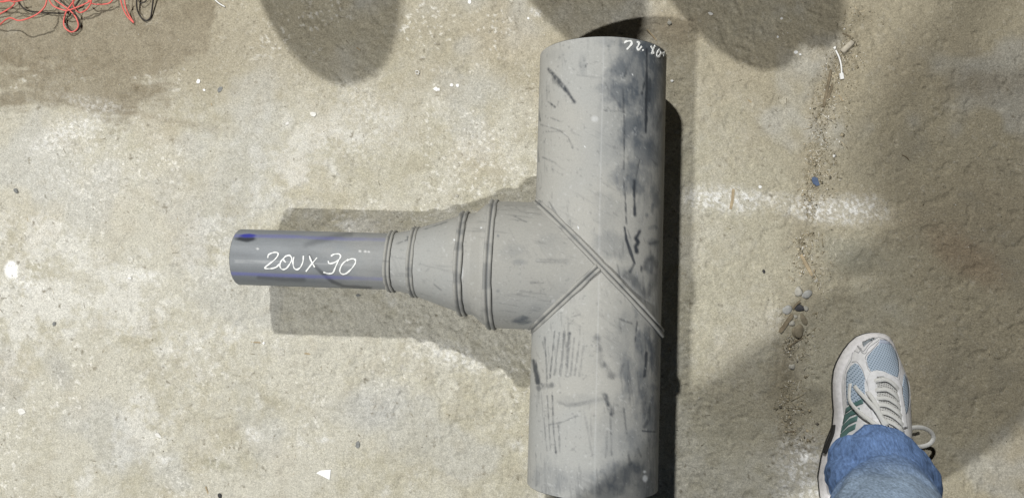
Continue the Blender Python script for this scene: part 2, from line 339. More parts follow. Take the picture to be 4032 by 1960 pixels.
WHITE = E_(c5, 1.647, [(856, 1122, 17, 22, 1), (853, 1080, 12, 9, 1)]) + E_(c2, 1.789, [(575, 750, 24, 20, .28), (508, 945, 5, 5, 1), (840, 437, 4, 4, 1)]) + E_(c3, 1.789, [(602, 665, 14, 40, .3), (742, 352, 5, 5, 1), (552, 437, 7, 7, 1), (1425, 350, 5, 5, 1)])
# pale scuff line that runs along the crown of the main pipe
SEAM = [(2376, 150), (2340, 1960)]
def paint(P, s_, t_, fac=1.0, seam=True, dim=1.0):
    """colour + dust amount for world points P; s_,t_ are surface coordinates in metres"""
    U, W = project(P); top = (P[..., 2] > 0.07)
    nzz = (fbm(s_, t_, 0.02, 51, 4, 0.65) - 0.5); n1 = fbm(s_, t_, 0.06, 52, 4, 0.6); streak = fbm(s_ * 0.2, t_, 0.008, 53, 4, 0.65)
    bare = 0.015 + 0.05 * sstep(0.5, 0.75, n1) + 0.04 * np.abs(streak - 0.5)
    tot = np.zeros_like(U)
    for cx, cy, rx, ry, k in SMUDGE_SHADE: tot = 1 - (1 - tot) * (1 - k * ell(U, W, cx, cy, rx * 1.08, ry * 1.15, 0, 0.5, nzz * 1.5 + (streak - 0.5) * 0.5) * top)
    mott = 0.62 + 0.38 * sstep(0.36, 0.60, fbm(s_ * 0.4, t_, 0.012, 54, 4, 0.7)) + 0.10 * n1
    if seam:
        off = U - np.interp(W, [150, 1960], [2376, 2340])
        wear = sstep(40, 170, off) * top * (0.05 + 0.34 * sstep(0.44, 0.66, fbm(s_ * 0.35, t_, 0.03, 59, 5, 0.65)))
        tot = 1 - (1 - tot) * (1 - wear)
    hatch = sstep(0.33, 0.58, fbm(s_, t_, 0.007, 58, 3, 0.7))
    tot = np.clip(tot * mott, 0, 1)
    for pts, wd, k in SCR:
        mk = stroke(U, W, pts, max(wd * 1.15, 6.0), 0.7, nzz * 2.0) * top * (1.0 if abs(k) > 0.85 else 0.45 + 0.55 * hatch)
        if k > 0: bare = 1 - (1 - bare) * (1 - mk * k * (0.75 + 0.5 * (streak)))
        else: bare = bare * (1 + mk * k)
    fine = sstep(0.66, 0.76, fbm(s_ * 0.10, t_ + 0.15 * s_, 0.0045, 60, 2, 0.6)) * sstep(0.45, 0.6, n1); bare = 1 - (1 - bare) * (1 - 0.25 * fine)
    fine2 = sstep(0.70, 0.78, fbm(s_ * 0.9 + t_ * 0.5, (t_ - s_) * 0.10, 0.0045, 64, 2, 0.6)) * sstep(0.5, 0.62, fbm(s_, t_, 0.09, 65, 2)); bare = 1 - (1 - bare) * (1 - 0.14 * fine2)
    # fine specks and scratches
    sp = sstep(0.76, 0.84, fbm(s_, t_, 0.005, 55, 2, 0.5)); bare = np.clip(bare + 0.25 * sp, 0, 1)
    lt = sstep(0.78, 0.85, fbm(s_, t_, 0.005, 56, 2, 0.5))
    bare = np.clip(bare * fac, 0, 1)
    blue = sstep(0.42, 0.62, fbm(s_, t_, 0.14, 57, 3)) * 0.35
    c = lerp(np.zeros(U.shape + (3,)) + DUST * dim, C(0.300, 0.316, 0.325), blue) * (0.95 + 0.1 * n1[..., None])
    c = lerp(c, SMUD_SHADE, tot); c = lerp(c, BARE, bare); bare = np.maximum(bare, tot * 0.8)
    c = lerp(c, C(0.62, 0.63, 0.63), lt * 0.2)
    wh = np.zeros_like(U)
    for cx, cy, rx, ry, k in WHITE: wh = np.maximum(wh, k * ell(U, W, cx, cy, rx, ry, 0, 0.4, nzz * 1.0) * top)
    if seam: wh = np.maximum(wh, 0.13 * stroke(U, W, SEAM, 5, 0.6) * top)
    c = lerp(c, C(0.72, 0.74, 0.76), wh)
    return np.concatenate([c, (1 - 0.75 * bare)[..., None]], -1)
def theta_lines(fine, n_coarse=26):
    """angles from the crown: dense over the upper part, sparse below"""
    a1 = math.radians(112); k = int(2 * a1 / fine)
    return np.concatenate([np.linspace(-a1, a1, k), np.linspace(a1, 2 * math.pi - a1, n_coarse + 2)[1:-1]])
def add_tube_end(vo, fo, ring_pts, inner_pts, inner_far):
    """annulus at an open end and the bore behind it, appended to lists"""
    base = len(vo); n = len(ring_pts)
    vv = np.concatenate([vo, ring_pts, inner_pts, inner_far]); i = np.arange(n); j = (i + 1) % n
    f1 = np.stack([base + i, base + j, base + n + j, base + n + i], -1); f2 = np.stack([base + n + i, base + n + j, base + 2 * n + j, base + 2 * n + i], -1)
    return vv, np.concatenate([fo, f1, f2])
TH = theta_lines(0.0017 / R0)
def main_run(name, upper):
    nS = 190; k = np.linspace(0, 1, nS)[:, None]; th = TH[None, :]
    x = R0 * np.sin(th) + 0 * k; z = R0 * np.cos(th) + 0 * k
    if upper: s0 = -R0 * np.sin(th); s1 = LT
    else: s0 = -R0 * np.abs(np.sin(th)); s1 = -LB_
    y = s0 + (s1 - s0) * k
    out = loc_np(x, y, z); cols = paint(out, y, R0 * th + 0 * k)
    # slightly rounded, worn cut edge
    vo = out.reshape(-1, 3); fo = grid_faces(nS, len(TH), True); co_ = cols.reshape(-1, 4)
    if upper: fo = fo[:, ::-1]
    xe = x[0]; ze = z[0]; ye = np.full_like(xe, s1); sg = 1 if upper else -1
    ring = loc_np(xe * 0.992, ye + sg * 0.0008, ze * 0.992); inn = loc_np(xe * 0.885, ye + sg * 0.0008, ze * 0.885); far = loc_np(xe * 0.885, ye * 0 + sg * 0.10, ze * 0.885)
    vo, fo = add_tube_end(vo, fo, ring, inn, far)
    co_ = np.concatenate([co_, np.tile(np.array([0.05, 0.055, 0.06, 0.4]), (3 * len(TH), 1))])
    return part(name, vo, np.ascontiguousarray(fo), M_pipe, cols=co_)
run_u = main_run('upper_run', True); run_l = main_run('lower_run', False)
# branch: full-diameter stub, two reducers, and the 90 mm pipe
XB4, XB3, XB2, XB1 = -0.164, -0.2105, -0.288, -0.3255
def rev_part(name, prof, nS, fine_r, paintfn, mitre=False):
    """surface of revolution about the branch axis; prof = list of (x, r)"""
    th = theta_lines(0.0017 / fine_r); px = np.array([q[0] for q in prof]); pr = np.array([q[1] for q in prof])
    k = np.linspace(0, 1, nS)[:, None]; tt = th[None, :]
    if mitre: x0 = -R0 * np.abs(np.sin(tt)); x = x0 + (px[0] - x0) * k; r = R0 + 0 * x
    else: x = px[0] + (px[-1] - px[0]) * k + 0 * tt; r = np.interp(x.ravel(), px[::-1], pr[::-1]).reshape(x.shape)
    P = loc_np(x, r * np.sin(tt), r * np.cos(tt)); cols = paintfn(P, x, r * tt)
    return P, grid_faces(nS, len(th), True), cols, th
P, F, cl, th = rev_part('x', [(XB4 + 0.002, R0)], 96, R0, lambda P, s, t: paint(P, s, t, 0.8, False, 0.90), True)
part('branch_stub', P.reshape(-1, 3), F, M_pipe, cols=cl.reshape(-1, 4))
for nm, prof, nS, fr in [('reducer', [(XB4 - 0.002, 0.0975), (XB4 - 0.012, 0.0955), (XB3 + 0.018, 0.0815), (XB3 + 0.002, 0.079)], 30, 0.09),
                         ('reducer', [(XB3 - 0.002, 0.0785), (XB3 - 0.006, 0.0772), (XB2 + 0.006, 0.0555), (XB2 + 0.002, 0.0540)], 50, 0.07),
                         ('reducer', [(XB2 - 0.002, 0.0525), (XB1 + 0.018, 0.0485), (XB1 + 0.002, 0.0462)], 26, 0.05)]:
    P, F, cl, th = rev_part(nm, prof, nS, fr, lambda P, s, t: paint(P, s, t, 0.75, False, 0.92))
    part(nm, P.reshape(-1, 3), F, M_pipe, cols=cl.reshape(-1, 4))
def paint90(P, s_, t_):
    U, W = project(P); nzz = fbm(s_, t_, 0.02, 61, 4, 0.6) - 0.5; streak = fbm(s_ * 0.12, t_, 0.006, 62, 3, 0.6)
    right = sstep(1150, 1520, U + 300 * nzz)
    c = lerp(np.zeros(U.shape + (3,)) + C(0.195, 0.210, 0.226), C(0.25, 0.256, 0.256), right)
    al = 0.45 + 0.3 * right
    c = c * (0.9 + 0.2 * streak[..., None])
    band = sstep(0.45, 0.6, fbm(s_ * 0.3 + t_ * 0.8, t_ * 0.5 - s_ * 0.2, 0.05, 63, 3)); c = c * (1 - 0.14 * band[..., None])
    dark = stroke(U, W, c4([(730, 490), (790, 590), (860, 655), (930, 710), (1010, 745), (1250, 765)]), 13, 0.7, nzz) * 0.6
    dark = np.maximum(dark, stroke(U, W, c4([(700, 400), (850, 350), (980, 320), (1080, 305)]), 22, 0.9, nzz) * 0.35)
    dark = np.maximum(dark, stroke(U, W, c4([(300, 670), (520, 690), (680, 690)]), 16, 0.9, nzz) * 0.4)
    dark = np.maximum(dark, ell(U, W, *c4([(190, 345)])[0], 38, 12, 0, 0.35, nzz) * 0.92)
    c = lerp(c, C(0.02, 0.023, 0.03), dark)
    for pts in ([(60, 318), (580, 326), (1000, 345), (1430, 352)], [(60, 640), (700, 664), (1430, 690)]):
        bl = stroke(U, W, c4(pts), 13, 0.6, nzz * 0.4) * (0.55 - 0.32 * right) * (0.55 + 0.9 * (streak))
        c = lerp(c, C(0.13, 0.14, 0.37), bl)
    c = lerp(c, C(0.03, 0.035, 0.30), ell(U, W, *c4([(210, 318)])[0], 30, 6, 0, 0.4, nzz) * 0.9)
    for pts in ([(100, 530), (420, 537), (600, 545)], [(100, 542), (420, 548)], [(740, 555), (1100, 570)]):  # pale strokes paint the gloss highlight along the crown into the colour
        c = lerp(c, C(0.42, 0.43, 0.44), 0.35 * stroke(U, W, c4(pts), 5, 0.7, nzz * 1.2))
    for q in [(1160, 450), (1205, 453), (1235, 456), (290, 430)]:
        c = lerp(c, C(0.7, 0.7, 0.7), 0.7 * ell(U, W, *c4([q])[0], 5, 3.5, 0, 0.5))
    return np.concatenate([c, (al - 0.2 * dark)[..., None]], -1)
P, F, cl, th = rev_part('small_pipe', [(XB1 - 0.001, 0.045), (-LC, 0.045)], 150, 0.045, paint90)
sx = np.sin(th); sz = np.cos(th); xe = np.full_like(th, -LC)
vo, fo = add_tube_end(P.reshape(-1, 3), F, loc_np(xe - 0.0007, 0.0443 * sx, 0.0443 * sz), loc_np(xe - 0.0007, 0.0385 * sx, 0.0385 * sz), loc_np(xe + 0.2, 0.0385 * sx, 0.0385 * sz))
small = part('small_pipe', vo, fo, M_pipe, cols=np.concatenate([cl.reshape(-1, 4), np.tile(np.array([0.06, 0.065, 0.07, 0.4]), (3 * len(th), 1))]))
# weld beads: two rolled lips with a groove between them
def bead(name, pts, normals, closed, k=1.0, seed=0):
    pr = [(-5.4, -1.5), (-6.4, 1.2), (-6.3, 3.2), (-5.0, 4.7), (-3.2, 5.0), (-1.4, 4.0), (-0.5, 1.6), (0.5, 1.6), (1.4, 4.0), (3.2, 5.0), (5.0, 4.7), (6.3, 3.2), (6.4, 1.2), (5.4, -1.5)]
    pr = [(a * 0.001 * k, b * 0.001 * k) for a, b in pr]
    n = len(pts); sc = [1 + 0.12 * (float(vnoise(np.array([i * 0.21]), np.array([seed * 3.1]), 71)[0]) - 0.5) * 2 for i in range(n)]
    vs, fs = sweep(pts, pr, normals, closed, True, sc)
    P = np.array([tuple(v) for v in vs]); m = len(pr)
    s_ = np.repeat(np.arange(n) * 0.004, m); t_ = np.tile(np.arange(m) * 0.002, n) + seed
    rub = sstep(0.50, 0.68, fbm(s_, t_ * 0.3, 0.03, 72 + seed, 3, 0.6)); top = np.tile(np.array([b for a, b in pr]) / (0.005 * k), n)
    rub = rub * np.clip(top, 0, 1) * 0.42 + 0.6 * (top < 0.45)
    c = DUST * 0.88 + (BARE * 1.5 - DUST * 0.88) * rub[..., None]
    return part(name, vs, fs, M_pipe, cols=np.concatenate([c, (0.85 - 0.5 * rub)[..., None]], -1))
for i, (xb, r, k) in enumerate([(XB4, 0.0985, 1.05), (XB3, 0.0790, 1.0), (XB2, 0.0530, 0.85), (XB1, 0.0458, 0.85)]):
    A = np.linspace(0, 2 * math.pi, 181)[:-1]
    bead('weld_bead', [loc3(xb + 0.0006 * math.sin(3 * q), r * math.sin(q), r * math.cos(q)) for q in A], [E2 * math.sin(q) + E3 * math.cos(q) for q in A], True, k, i)
A = np.linspace(0, 2 * math.pi, 221)[:-1]
pts = []; nrm = []
for q in A:
    x = R0 * math.sin(q); z = R0 * math.cos(q)
    pts.append(loc3(x, -x, z))
    n1 = E1 * math.sin(q) + E3 * math.cos(q)
    if x < 0: n1 = n1 + (E2 * (-math.sin(q)) + E3 * math.cos(q))
    nrm.append(n1.normalized())
bead('weld_bead', pts, nrm, True, 1.0, 5)
pts = []; nrm = []
for q in np.linspace(-0.03, -math.pi + 0.03, 110):
    x = R0 * math.sin(q); z = R0 * math.cos(q); pts.append(loc3(x, x, z))
    nrm.append((E1 * math.sin(q) + E2 * math.sin(q) + 2 * E3 * math.cos(q)).normalized())
bead('weld_bead', pts, nrm, False, 1.0, 6)
# handwriting in white paint marker, laid on the pipe surfaces
def cyl_hit(u, v, axis, r):
    d = ray(u, v); o = CAM - TC
    dp = d - axis * d.dot(axis); op = o - axis * o.dot(axis)
    a_ = dp.dot(dp); b_ = dp.dot(op); c_ = op.dot(op) - r * r; disc = max(b_ * b_ - a_ * c_, 0)
    t = (-b_ - math.sqrt(disc)) / a_; p = CAM + d * t; q = p - TC; n = (q - axis * q.dot(axis)).normalized()
    return p, n
def writing(strokes, axis, r, wd, name, parent):
    vs = []; fs = []
    for s in strokes:
        pts2 = spline([(x, y, 0) for x, y in s], 7); P = []; Nn = []
        for q in pts2:
            p, n = cyl_hit(q.x, q.y, axis, r); P.append(p + n * 0.0003); Nn.append(n)
        ph = random.random() * 9; sc = [max(0.35, 0.95 + 0.35 * math.sin(0.55 * i + ph) * math.sin(0.21 * i + 2 * ph) + 0.25 * (random.random() - 0.5)) for i in range(len(P))]
        v_, f_ = sweep(P, [(-wd, -0.0004), (-wd * 0.8, 0.0005), (wd * 0.8, 0.0005), (wd, -0.0004)], Nn, False, True, sc)
        b = len(vs); vs += v_; fs += [tuple(i + b for i in f) for f in f_]
    o = part(name, vs, fs, M_white_paint, parent, smooth=False); return o
W200 = [c4(s) for s in [
    [(378, 508), (384, 482), (420, 464), (455, 462), (466, 480), (442, 516), (402, 550), (352, 592), (400, 598), (448, 586), (480, 556)],
    [(562, 486), (525, 498), (492, 535), (481, 575), (500, 604), (535, 596), (566, 556), (582, 515), (562, 486), (530, 492), (512, 520), (530, 546)],
    [(600, 500), (592, 545), (600, 590), (625, 606), (655, 586), (676, 540), (681, 490)],
    [(730, 490), (746, 532), (776, 586)], [(796, 505), (750, 560), (702, 622)],
    [(914, 492), (945, 476), (985, 476), (996, 500), (972, 530), (935, 550), (900, 554), (890, 532)], [(982, 520), (955, 580), (930, 633), (890, 640), (850, 628)],
    [(1062, 518), (1015, 556), (990, 610), (1005, 642), (1042, 640), (1088, 600), (1122, 550), (1118, 520), (1088, 516), (1050, 532)]]]
writing(W200, E1, 0.045, 0.00118, 'handwriting', small)
W72 = [c2(s) for s in [
    [(783, 216), (800, 204), (830, 202), (836, 220), (816, 246), (800, 262)], [(872, 208), (888, 212), (884, 232), (874, 252), (886, 262), (906, 240)], [(914, 260), (917, 270)],
    [(970, 236), (984, 262), (990, 292)], [(1000, 234), (985, 264), (975, 292)], [(1030, 262), (1013, 288), (1018, 312), (1034, 302), (1038, 276), (1028, 262)], [(1040, 292), (1056, 288), (1060, 306), (1064, 282), (1070, 300)]]]
writing(W72, E2, R0, 0.0015, 'handwriting', run_u)

# ------------------------------------------------------------------ loose bits on the floor
M_wood = simple('pale_splintered_wood', (0.37, 0.30, 0.20), 0.9, 0.1, 0.2, 150, 0.4, 500)
M_dwood = simple('dirty_brown_wood', (0.20, 0.165, 0.115), 0.9, 0.1, 0.3, 150, 0.4, 500)
M_scrap = simple('white_scrap', (0.80, 0.80, 0.79), 0.7, 0.2, 0.06, 200)
M_pale = simple('pale_plastic', (0.66, 0.65, 0.62), 0.6, 0.3, 0.1, 200)
M_blue = simple('dull_blue_plastic', (0.085, 0.12, 0.20), 0.6, 0.3, 0.15, 200)
M_dark = simple('dark_grit', (0.05, 0.05, 0.05), 0.8, 0.2, 0.3, 300)
M_gchip = simple('grey_chip', (0.20, 0.205, 0.20), 0.8, 0.2, 0.2, 200)
M_stone = [simple('pale_pebble', (0.40, 0.385, 0.34), 0.85, 0.2, 0.2, 180, 0.3), simple('grey_pebble', (0.33, 0.33, 0.315), 0.85, 0.2, 0.2, 180, 0.3), simple('brown_pebble', (0.225, 0.195, 0.14), 0.8, 0.25, 0.2, 120, 0.3), simple('black_lump', (0.06, 0.06, 0.065), 0.85, 0.2, 0.3, 200, 0.4)]
PXM = CAM_H / FPX            # metres per photo pixel on the floor
def place(o, p): o.location = p; return o
def pebble(u, v, rx, ry, ang, m, label, flat=0.6):
    bm = bmesh.new(); bmesh.ops.create_icosphere(bm, subdivisions=3, radius=1)
    sd = random.random() * 50
    for q in bm.verts:
        c = q.co; k = 1 + 0.22 * math.sin(2.1 * c.x + sd) * math.cos(1.7 * c.y + sd * 2) + 0.12 * math.sin(4.3 * c.z + 3.1 * c.x + sd)
        q.co = Vector((c.x * rx * PXM, c.y * ry * PXM, c.z * flat * min(rx, ry) * PXM)) * k
    me = bpy.data.meshes.new('pebble'); bm.to_mesh(me); bm.free(); me.materials.append(m)
    for f in me.polygons: f.use_smooth = True
    o = bpy.data.objects.new('pebble', me); COL.objects.link(o)
    o.location = on_floor(u, v, flat * min(rx, ry) * PXM * 0.30); o.rotation_euler = (0, 0, math.radians(-ang))
    tag(o, label, 'pebble', 'pebbles in the floor joint')
pebble(3143, 1149, 15, 18, 10, M_stone[0], 'pale rounded pebble touching the larger whitish stone in the dirty joint')
pebble(3175, 1159, 20, 14, -20, M_stone[1], 'light grey oval stone, largest pale one in the dirty joint')
pebble(3174, 1213, 11, 9, 10, M_stone[0], 'small pale pebble just right of the black lump in the joint')
pebble(3098, 1219, 17, 17, 0, M_stone[1], 'flat grey stone left of the black lump in the dirty joint', 0.4)
pebble(3118, 1273, 11, 10, 0, M_stone[0], 'small round pale pebble beside the thick brown stick')
pebble(3141, 1303, 21, 25, -10, M_stone[2], 'big smooth brown lump at the lower end of the pebble cluster', 0.5)
pebble(3167, 1259, 11, 22, -15, M_stone[2], 'flat brown elongated stone above right of the big brown lump', 0.35)
pebble(3133, 1245, 8, 6, 20, M_stone[0], 'tiny pale pebble between the stick and the black lump')
pebble(3151, 1213, 20, 13, -10, M_stone[3], 'black crumbly lump in the middle of the pebble cluster', 0.5)
pebble(3119, 1442, 12, 10, 0, M_stone[0], 'lone pale pebble below the cluster, left of the shoe toe')
pebble(3216, 1105, 0.1 + 7, 7, 0, M_stone[0], 'small cream pebble beside the wood splinter end')
pebble(2636, 92, 9, 9, 0, M_pale and M_stone[0], 'single whitish pebble in the shadow above the upper pipe end')
pebble(2063 - 2000 + 0, 752, 11, 8, 30, M_gchip, 'dark grey pebble lying alone near the left edge of the floor')
pebble(212, 1274, 8, 8, 0, M_gchip, 'small bluish grey pebble at the lower left of the floor')
pebble(866, 1949, 9, 9, 0, M_dark, 'small black lump at the bottom edge left of the pipe')
pebble(3007, 1068, 6, 7, 0, M_dark, 'small black crumb left of the wood splinter')
pebble(1801 + 0, 772, 7, 6, 20, M_stone[0], 'small pale pebble on the lit floor above the reducers')
def stick(u0, v0, u1, v1, wd, m, name, label, cat, thick=0.35, bend=0.0, lift=0.0):
    A_ = on_floor(u0, v0); B_ = on_floor(u1, v1); mid = (A_ + B_) / 2; L_ = (B_ - A_).length; n = 9; vs = []; fs = []
    h = wd * PXM / 2; tk = max(wd * PXM * thick, 0.0009)
    for i in range(n):
        t = i / (n - 1) - 0.5; x = t * L_; e = 1.0 - (0.35 * random.random() if i in (0, n - 1) else 0.12 * random.random())
        o_ = bend * L_ * (0.25 - t * t) + (random.random() - 0.5) * h * 0.15
        for a_, b_ in ((-1, 0), (-0.85, 1), (0.8, 1), (1, 0)):
            vs.append((x + (random.random() - 0.5) * h * (1.2 if i in (0, n - 1) else 0.1), o_ + a_ * h * e, b_ * tk))
    for i in range(n - 1):
        for j in range(4): fs.append((i * 4 + j, i * 4 + (j + 1) % 4, (i + 1) * 4 + (j + 1) % 4, (i + 1) * 4 + j))
    fs += [(3, 2, 1, 0), tuple((n - 1) * 4 + j for j in range(4))]
    o = mesh_np(name, vs, fs, m, smooth=False)
    o.location = mid + V(0, 0, lift - 0.0002); o.rotation_euler = (0, 0, math.atan2((B_ - A_).y, (B_ - A_).x))
    tag(o, label, cat); return o
stick(3153, 1000, 3200, 1086, 14, M_wood, 'wood_splinter', 'pale straight wood splinter lying slanted in the dirty joint', 'splinter')
stick(3070, 1307, 3120, 1238, 15, M_dwood, 'wooden_stick', 'thick dirty brown stick beside the pebble cluster', 'stick', 0.6)
stick(3120, 1215, 3148, 1185, 7, M_dwood, 'twig', 'thin brown twig above the black lump in the joint', 'twig', 0.7, 0.1, 0.003)
stick(3102, 1367, 3161, 1329, 5, M_dwood, 'twig', 'thin brown twig just below the big brown lump', 'twig', 0.7, 0.1)
stick(3205, 1060, 3212, 1096, 6, M_wood, 'wood_sliver', 'thin pale sliver right beside the end of the wood splinter', 'splinter')
stick(3272, 276, 3243, 423, 10, M_dwood, 'wooden_stick', 'long dark brown stick in the joint near the white plastic tie', 'stick', 0.6)
stick(3278, 333, 3259, 391, 8, M_dwood, 'wooden_stick', 'short brown stick leaning beside the long dark stick', 'stick', 0.6, 0.05)
stick(2889, 744, 2878, 820, 13, M_wood, 'wood_shaving', 'pale curved wood shaving lying across the white powder smear', 'shaving', 0.2, 0.1)
stick(988, 1346, 1026, 1348, 6, M_wood, 'wood_chip', 'pale matchstick-like chip, longer of two below the small pipe shadow', 'wood chip')
stick(1198, 1390, 1224, 1393, 7, M_wood, 'wood_chip', 'pale short chip, right one of two below the branch shadow', 'wood chip')
stick(820, 385, 834, 415, 5, M_wood, 'wood_chip', 'thin pale chip standing out on the floor below the wire tangle', 'wood chip')
stick(1404, 188, 1420, 200, 6, M_wood, 'wood_chip', 'tiny pale chip inside the round shadow at the top', 'wood chip')
stick(2548, 118, 2586, 162, 7, M_wood, 'wood_chip', 'reddish pale chip in the dark shadow above the upper pipe end', 'wood chip')
stick(3303, 375, 3322, 398, 7, M_wood, 'wood_chip', 'short pale chip below the white plastic tie', 'wood chip')
stick(3318, 130, 3352, 142, 6, M_dwood, 'twig', 'thin brown twig above the pale cardboard tube', 'twig')
stick(3550, 610, 3580, 630, 5, M_dwood, 'twig', 'thin dark brown curved twig lying in the shade at the right', 'twig', 0.7, 0.3)
stick(2946, 394, 2960, 405, 6, M_wood, 'wood_chip', 'tiny pale chip on the lit floor right of the upper pipe', 'wood chip')
stick(3095, 1702, 3135, 1696, 6, M_dwood, 'twig', 'thin brown twig beside the white powder left of the jeans', 'twig')
stick(810, 1915, 822, 1945, 6, M_wood, 'wood_chip', 'pale chip at the bottom edge left of the pipe', 'wood chip')
def chip(poly, th, m, name, label, cat, tilt=0.15, group=None):
    pts = [on_floor(u, v) for u, v in poly]; c = sum(pts, Vector()) / len(pts); n = len(pts)
    tx, ty = (random.random() - 0.5) * tilt, (random.random() - 0.5) * tilt
    b = []; t = []
    for p in pts:
        q = p - c; z = q.x * tx + q.y * ty; b.append((q.x, q.y, z)); t.append((q.x * 0.95, q.y * 0.95, z + th))
    zmin = min(p[2] for p in b)
    o = mesh_np(name, b + t, [tuple(range(n))[::-1], tuple(range(n, 2 * n))] + [(i, (i + 1) % n, n + (i + 1) % n, n + i) for i in range(n)], m, smooth=False)
    o.location = c + V(0, 0, -zmin + 0.0002); tag(o, label, cat, group); return o
def rag(u, v, rx, ry, ang=0, n=7):
    c, s = math.cos(math.radians(ang)), math.sin(math.radians(ang)); out = []
    for i in range(n):
        a_ = 2 * math.pi * i / n; k = 0.75 + 0.4 * random.random(); x = rx * k * math.cos(a_); y = ry * k * math.sin(a_); out.append((u + c * x - s * y, v + s * x + c * y))
    return out[::-1]
chip([(1244, 1861), (1299, 1888), (1304, 1846), (1262, 1850)], 0.0007, M_scrap, 'paper_scrap', 'white triangular paper scrap at the bottom of the floor', 'paper scrap')
chip([(3196, 700), (3200, 722), (3215, 733), (3228, 730), (3220, 700), (3206, 695)], 0.001, M_blue, 'plastic_chip', 'dull blue plastic chip lying in the crumbly joint', 'plastic chip')
chip(rag(1717, 352, 12, 9, 20), 0.0008, M_scrap, 'white_flake', 'white flake, largest of the small cluster above the reducers', 'flake')
chip(rag(1728, 354, 5, 7), 0.0008, M_scrap, 'white_flake', 'small white flake touching the larger one above the reducers', 'flake')
chip(rag(1778, 336, 7, 7), 0.0008, M_scrap, 'white_flake', 'white flake, middle of three above the reducers', 'flake')
chip(rag(1801, 338, 7, 8), 0.0008, M_scrap, 'white_flake', 'white triangular flake, rightmost of three above the reducers', 'flake')
chip(rag(1849, 8, 8, 10), 0.0008, M_scrap, 'white_flake', 'white flake at the top edge left of the upper pipe end', 'flake')
chip(rag(3135, 206, 9, 7), 0.0008, M_scrap, 'white_flake', 'white flake, larger of the pair left of the white tie', 'flake')
chip(rag(3151, 215, 5, 4), 0.0008, M_scrap, 'white_flake', 'white flake, smaller of the pair left of the white tie', 'flake')
chip(rag(2993, 736, 7, 7), 0.001, M_scrap, 'white_flake', 'white flake at the upper edge of the white powder smear', 'flake')
chip(rag(781, 321, 9, 9), 0.001, M_scrap, 'white_flake', 'white flake below right of the wire tangle', 'flake')
chip(rag(805, 355, 6, 5), 0.001, M_scrap, 'white_flake', 'smaller white flake just under the one below the wire tangle', 'flake')
chip(rag(2080, 72, 6, 5), 0.001, M_scrap, 'white_flake', 'tiny white flake near the top edge beside the pipe end shadow', 'flake')
chip(rag(2797, 55, 11, 6, 10), 0.001, M_pale, 'white_flake', 'pale flake at the left edge of the round shadow at top right', 'flake')
chip(rag(3078, 72, 6, 5), 0.001, M_scrap, 'white_flake', 'white flake in the upper middle of the right round shadow', 'flake')
chip(rag(3062, 146, 5, 5), 0.001, M_scrap, 'white_flake', 'small white flake near the lower edge of the right round shadow', 'flake')
chip(rag(2646, 318, 7, 6), 0.001, M_scrap, 'white_flake', 'white flake beside the upper pipe in its soft shadow', 'flake')
chip(rag(512, 1095, 8, 4), 0.001, M_scrap, 'white_flake', 'white flake left of the small pipe end near the white smear', 'flake')
chip(rag(1039, 1350, 6, 7), 0.001, M_scrap, 'white_flake', 'white flake beside the matchstick-like chip', 'flake')
chip(rag(1130, 487, 8, 6, -30), 0.001, M_pale, 'pale_flake', 'cream flake on the lit floor above the small pipe', 'flake')
chip(rag(1233, 450, 14, 10, 20), 0.001, M_pale, 'pale_flake', 'larger cream flake on the lit floor above the small pipe shadow', 'flake')
chip(rag(1410, 1750, 10, 16, 10), 0.001, M_gchip, 'grey_chip', 'flat grey chip on the lit floor left of the lower pipe', 'chip')
chip(rag(865, 353, 9, 14, 50), 0.001, M_gchip, 'grey_chip', 'flat bluish grey chip below the right end of the wires', 'chip')
chip(rag(1410, 1162, 10, 7, 10), 0.001, M_gchip, 'grey_chip', 'dark grey chip in the shadow under the small pipe', 'chip')
chip(rag(622, 1713, 18, 8, 35), 0.001, M_pale, 'pale_flake', 'long cream flake at the lower left of the floor', 'flake')
chip(rag(85, 1620, 16, 14, 10), 0.001, M_pale, 'pale_flake', 'broad cream flake near the lower left corner', 'flake')
# pale cardboard tube piece and white plastic tie in the joint
A_ = on_floor(3316, 204, 0.003); B_ = on_floor(3355, 168, 0.003)
vs, fs = sweep([A_, A_.lerp(B_, .3), A_.lerp(B_, .7), B_], circ(0.0048, 14, 0.0036))
tag(mesh_np('cardboard_tube', vs, fs, M_pale and simple('pale_cardboard', (0.45, 0.41, 0.335), 0.9, 0.1, 0.15, 200)), 'short pale cardboard tube lying at the top of the joint', 'tube')
pts = spline([on_floor(3290, 200, 0.003), on_floor(3303, 232, 0.005), on_floor(3310, 270, 0.005), on_floor(3312, 308, 0.003)], 8)
vs, fs = sweep(pts, [(-0.0012, 0), (-0.001, 0.0009), (0.001, 0.0009), (0.0012, 0)])
tie = mesh_np('plastic_tie', vs, fs, M_scrap, smooth=False); tag(tie, 'white bent plastic tie lying in the joint by the cardboard tube', 'plastic tie')
A_ = on_floor(3309, 290, 0.003); B_ = on_floor(3315, 312, 0.002); vs, fs = sweep([A_, B_], [(-0.003, -0.001), (-0.003, 0.002), (0.003, 0.002), (0.003, -0.001)])
mesh_np('tie_head', vs, fs, M_scrap, tie, smooth=False)
pts = spline([on_floor(835, -12, 0.004), on_floor(862, 14, 0.003), on_floor(887, 29, 0.002)], 6); vs, fs = sweep(pts, circ(0.0012, 6))
tag(mesh_np('white_cord_end', vs, fs, M_scrap), 'end of a thin white cord at the top edge right of the wires', 'cord')
pts = spline([on_floor(1635, 283, 0.001), on_floor(1645, 281, 0.002), on_floor(1652, 288, 0.003), on_floor(1648, 295, 0.003), on_floor(1640, 293, 0.002), on_floor(1640, 286, 0.003)], 5); vs, fs = sweep(pts, circ(0.0009, 6))
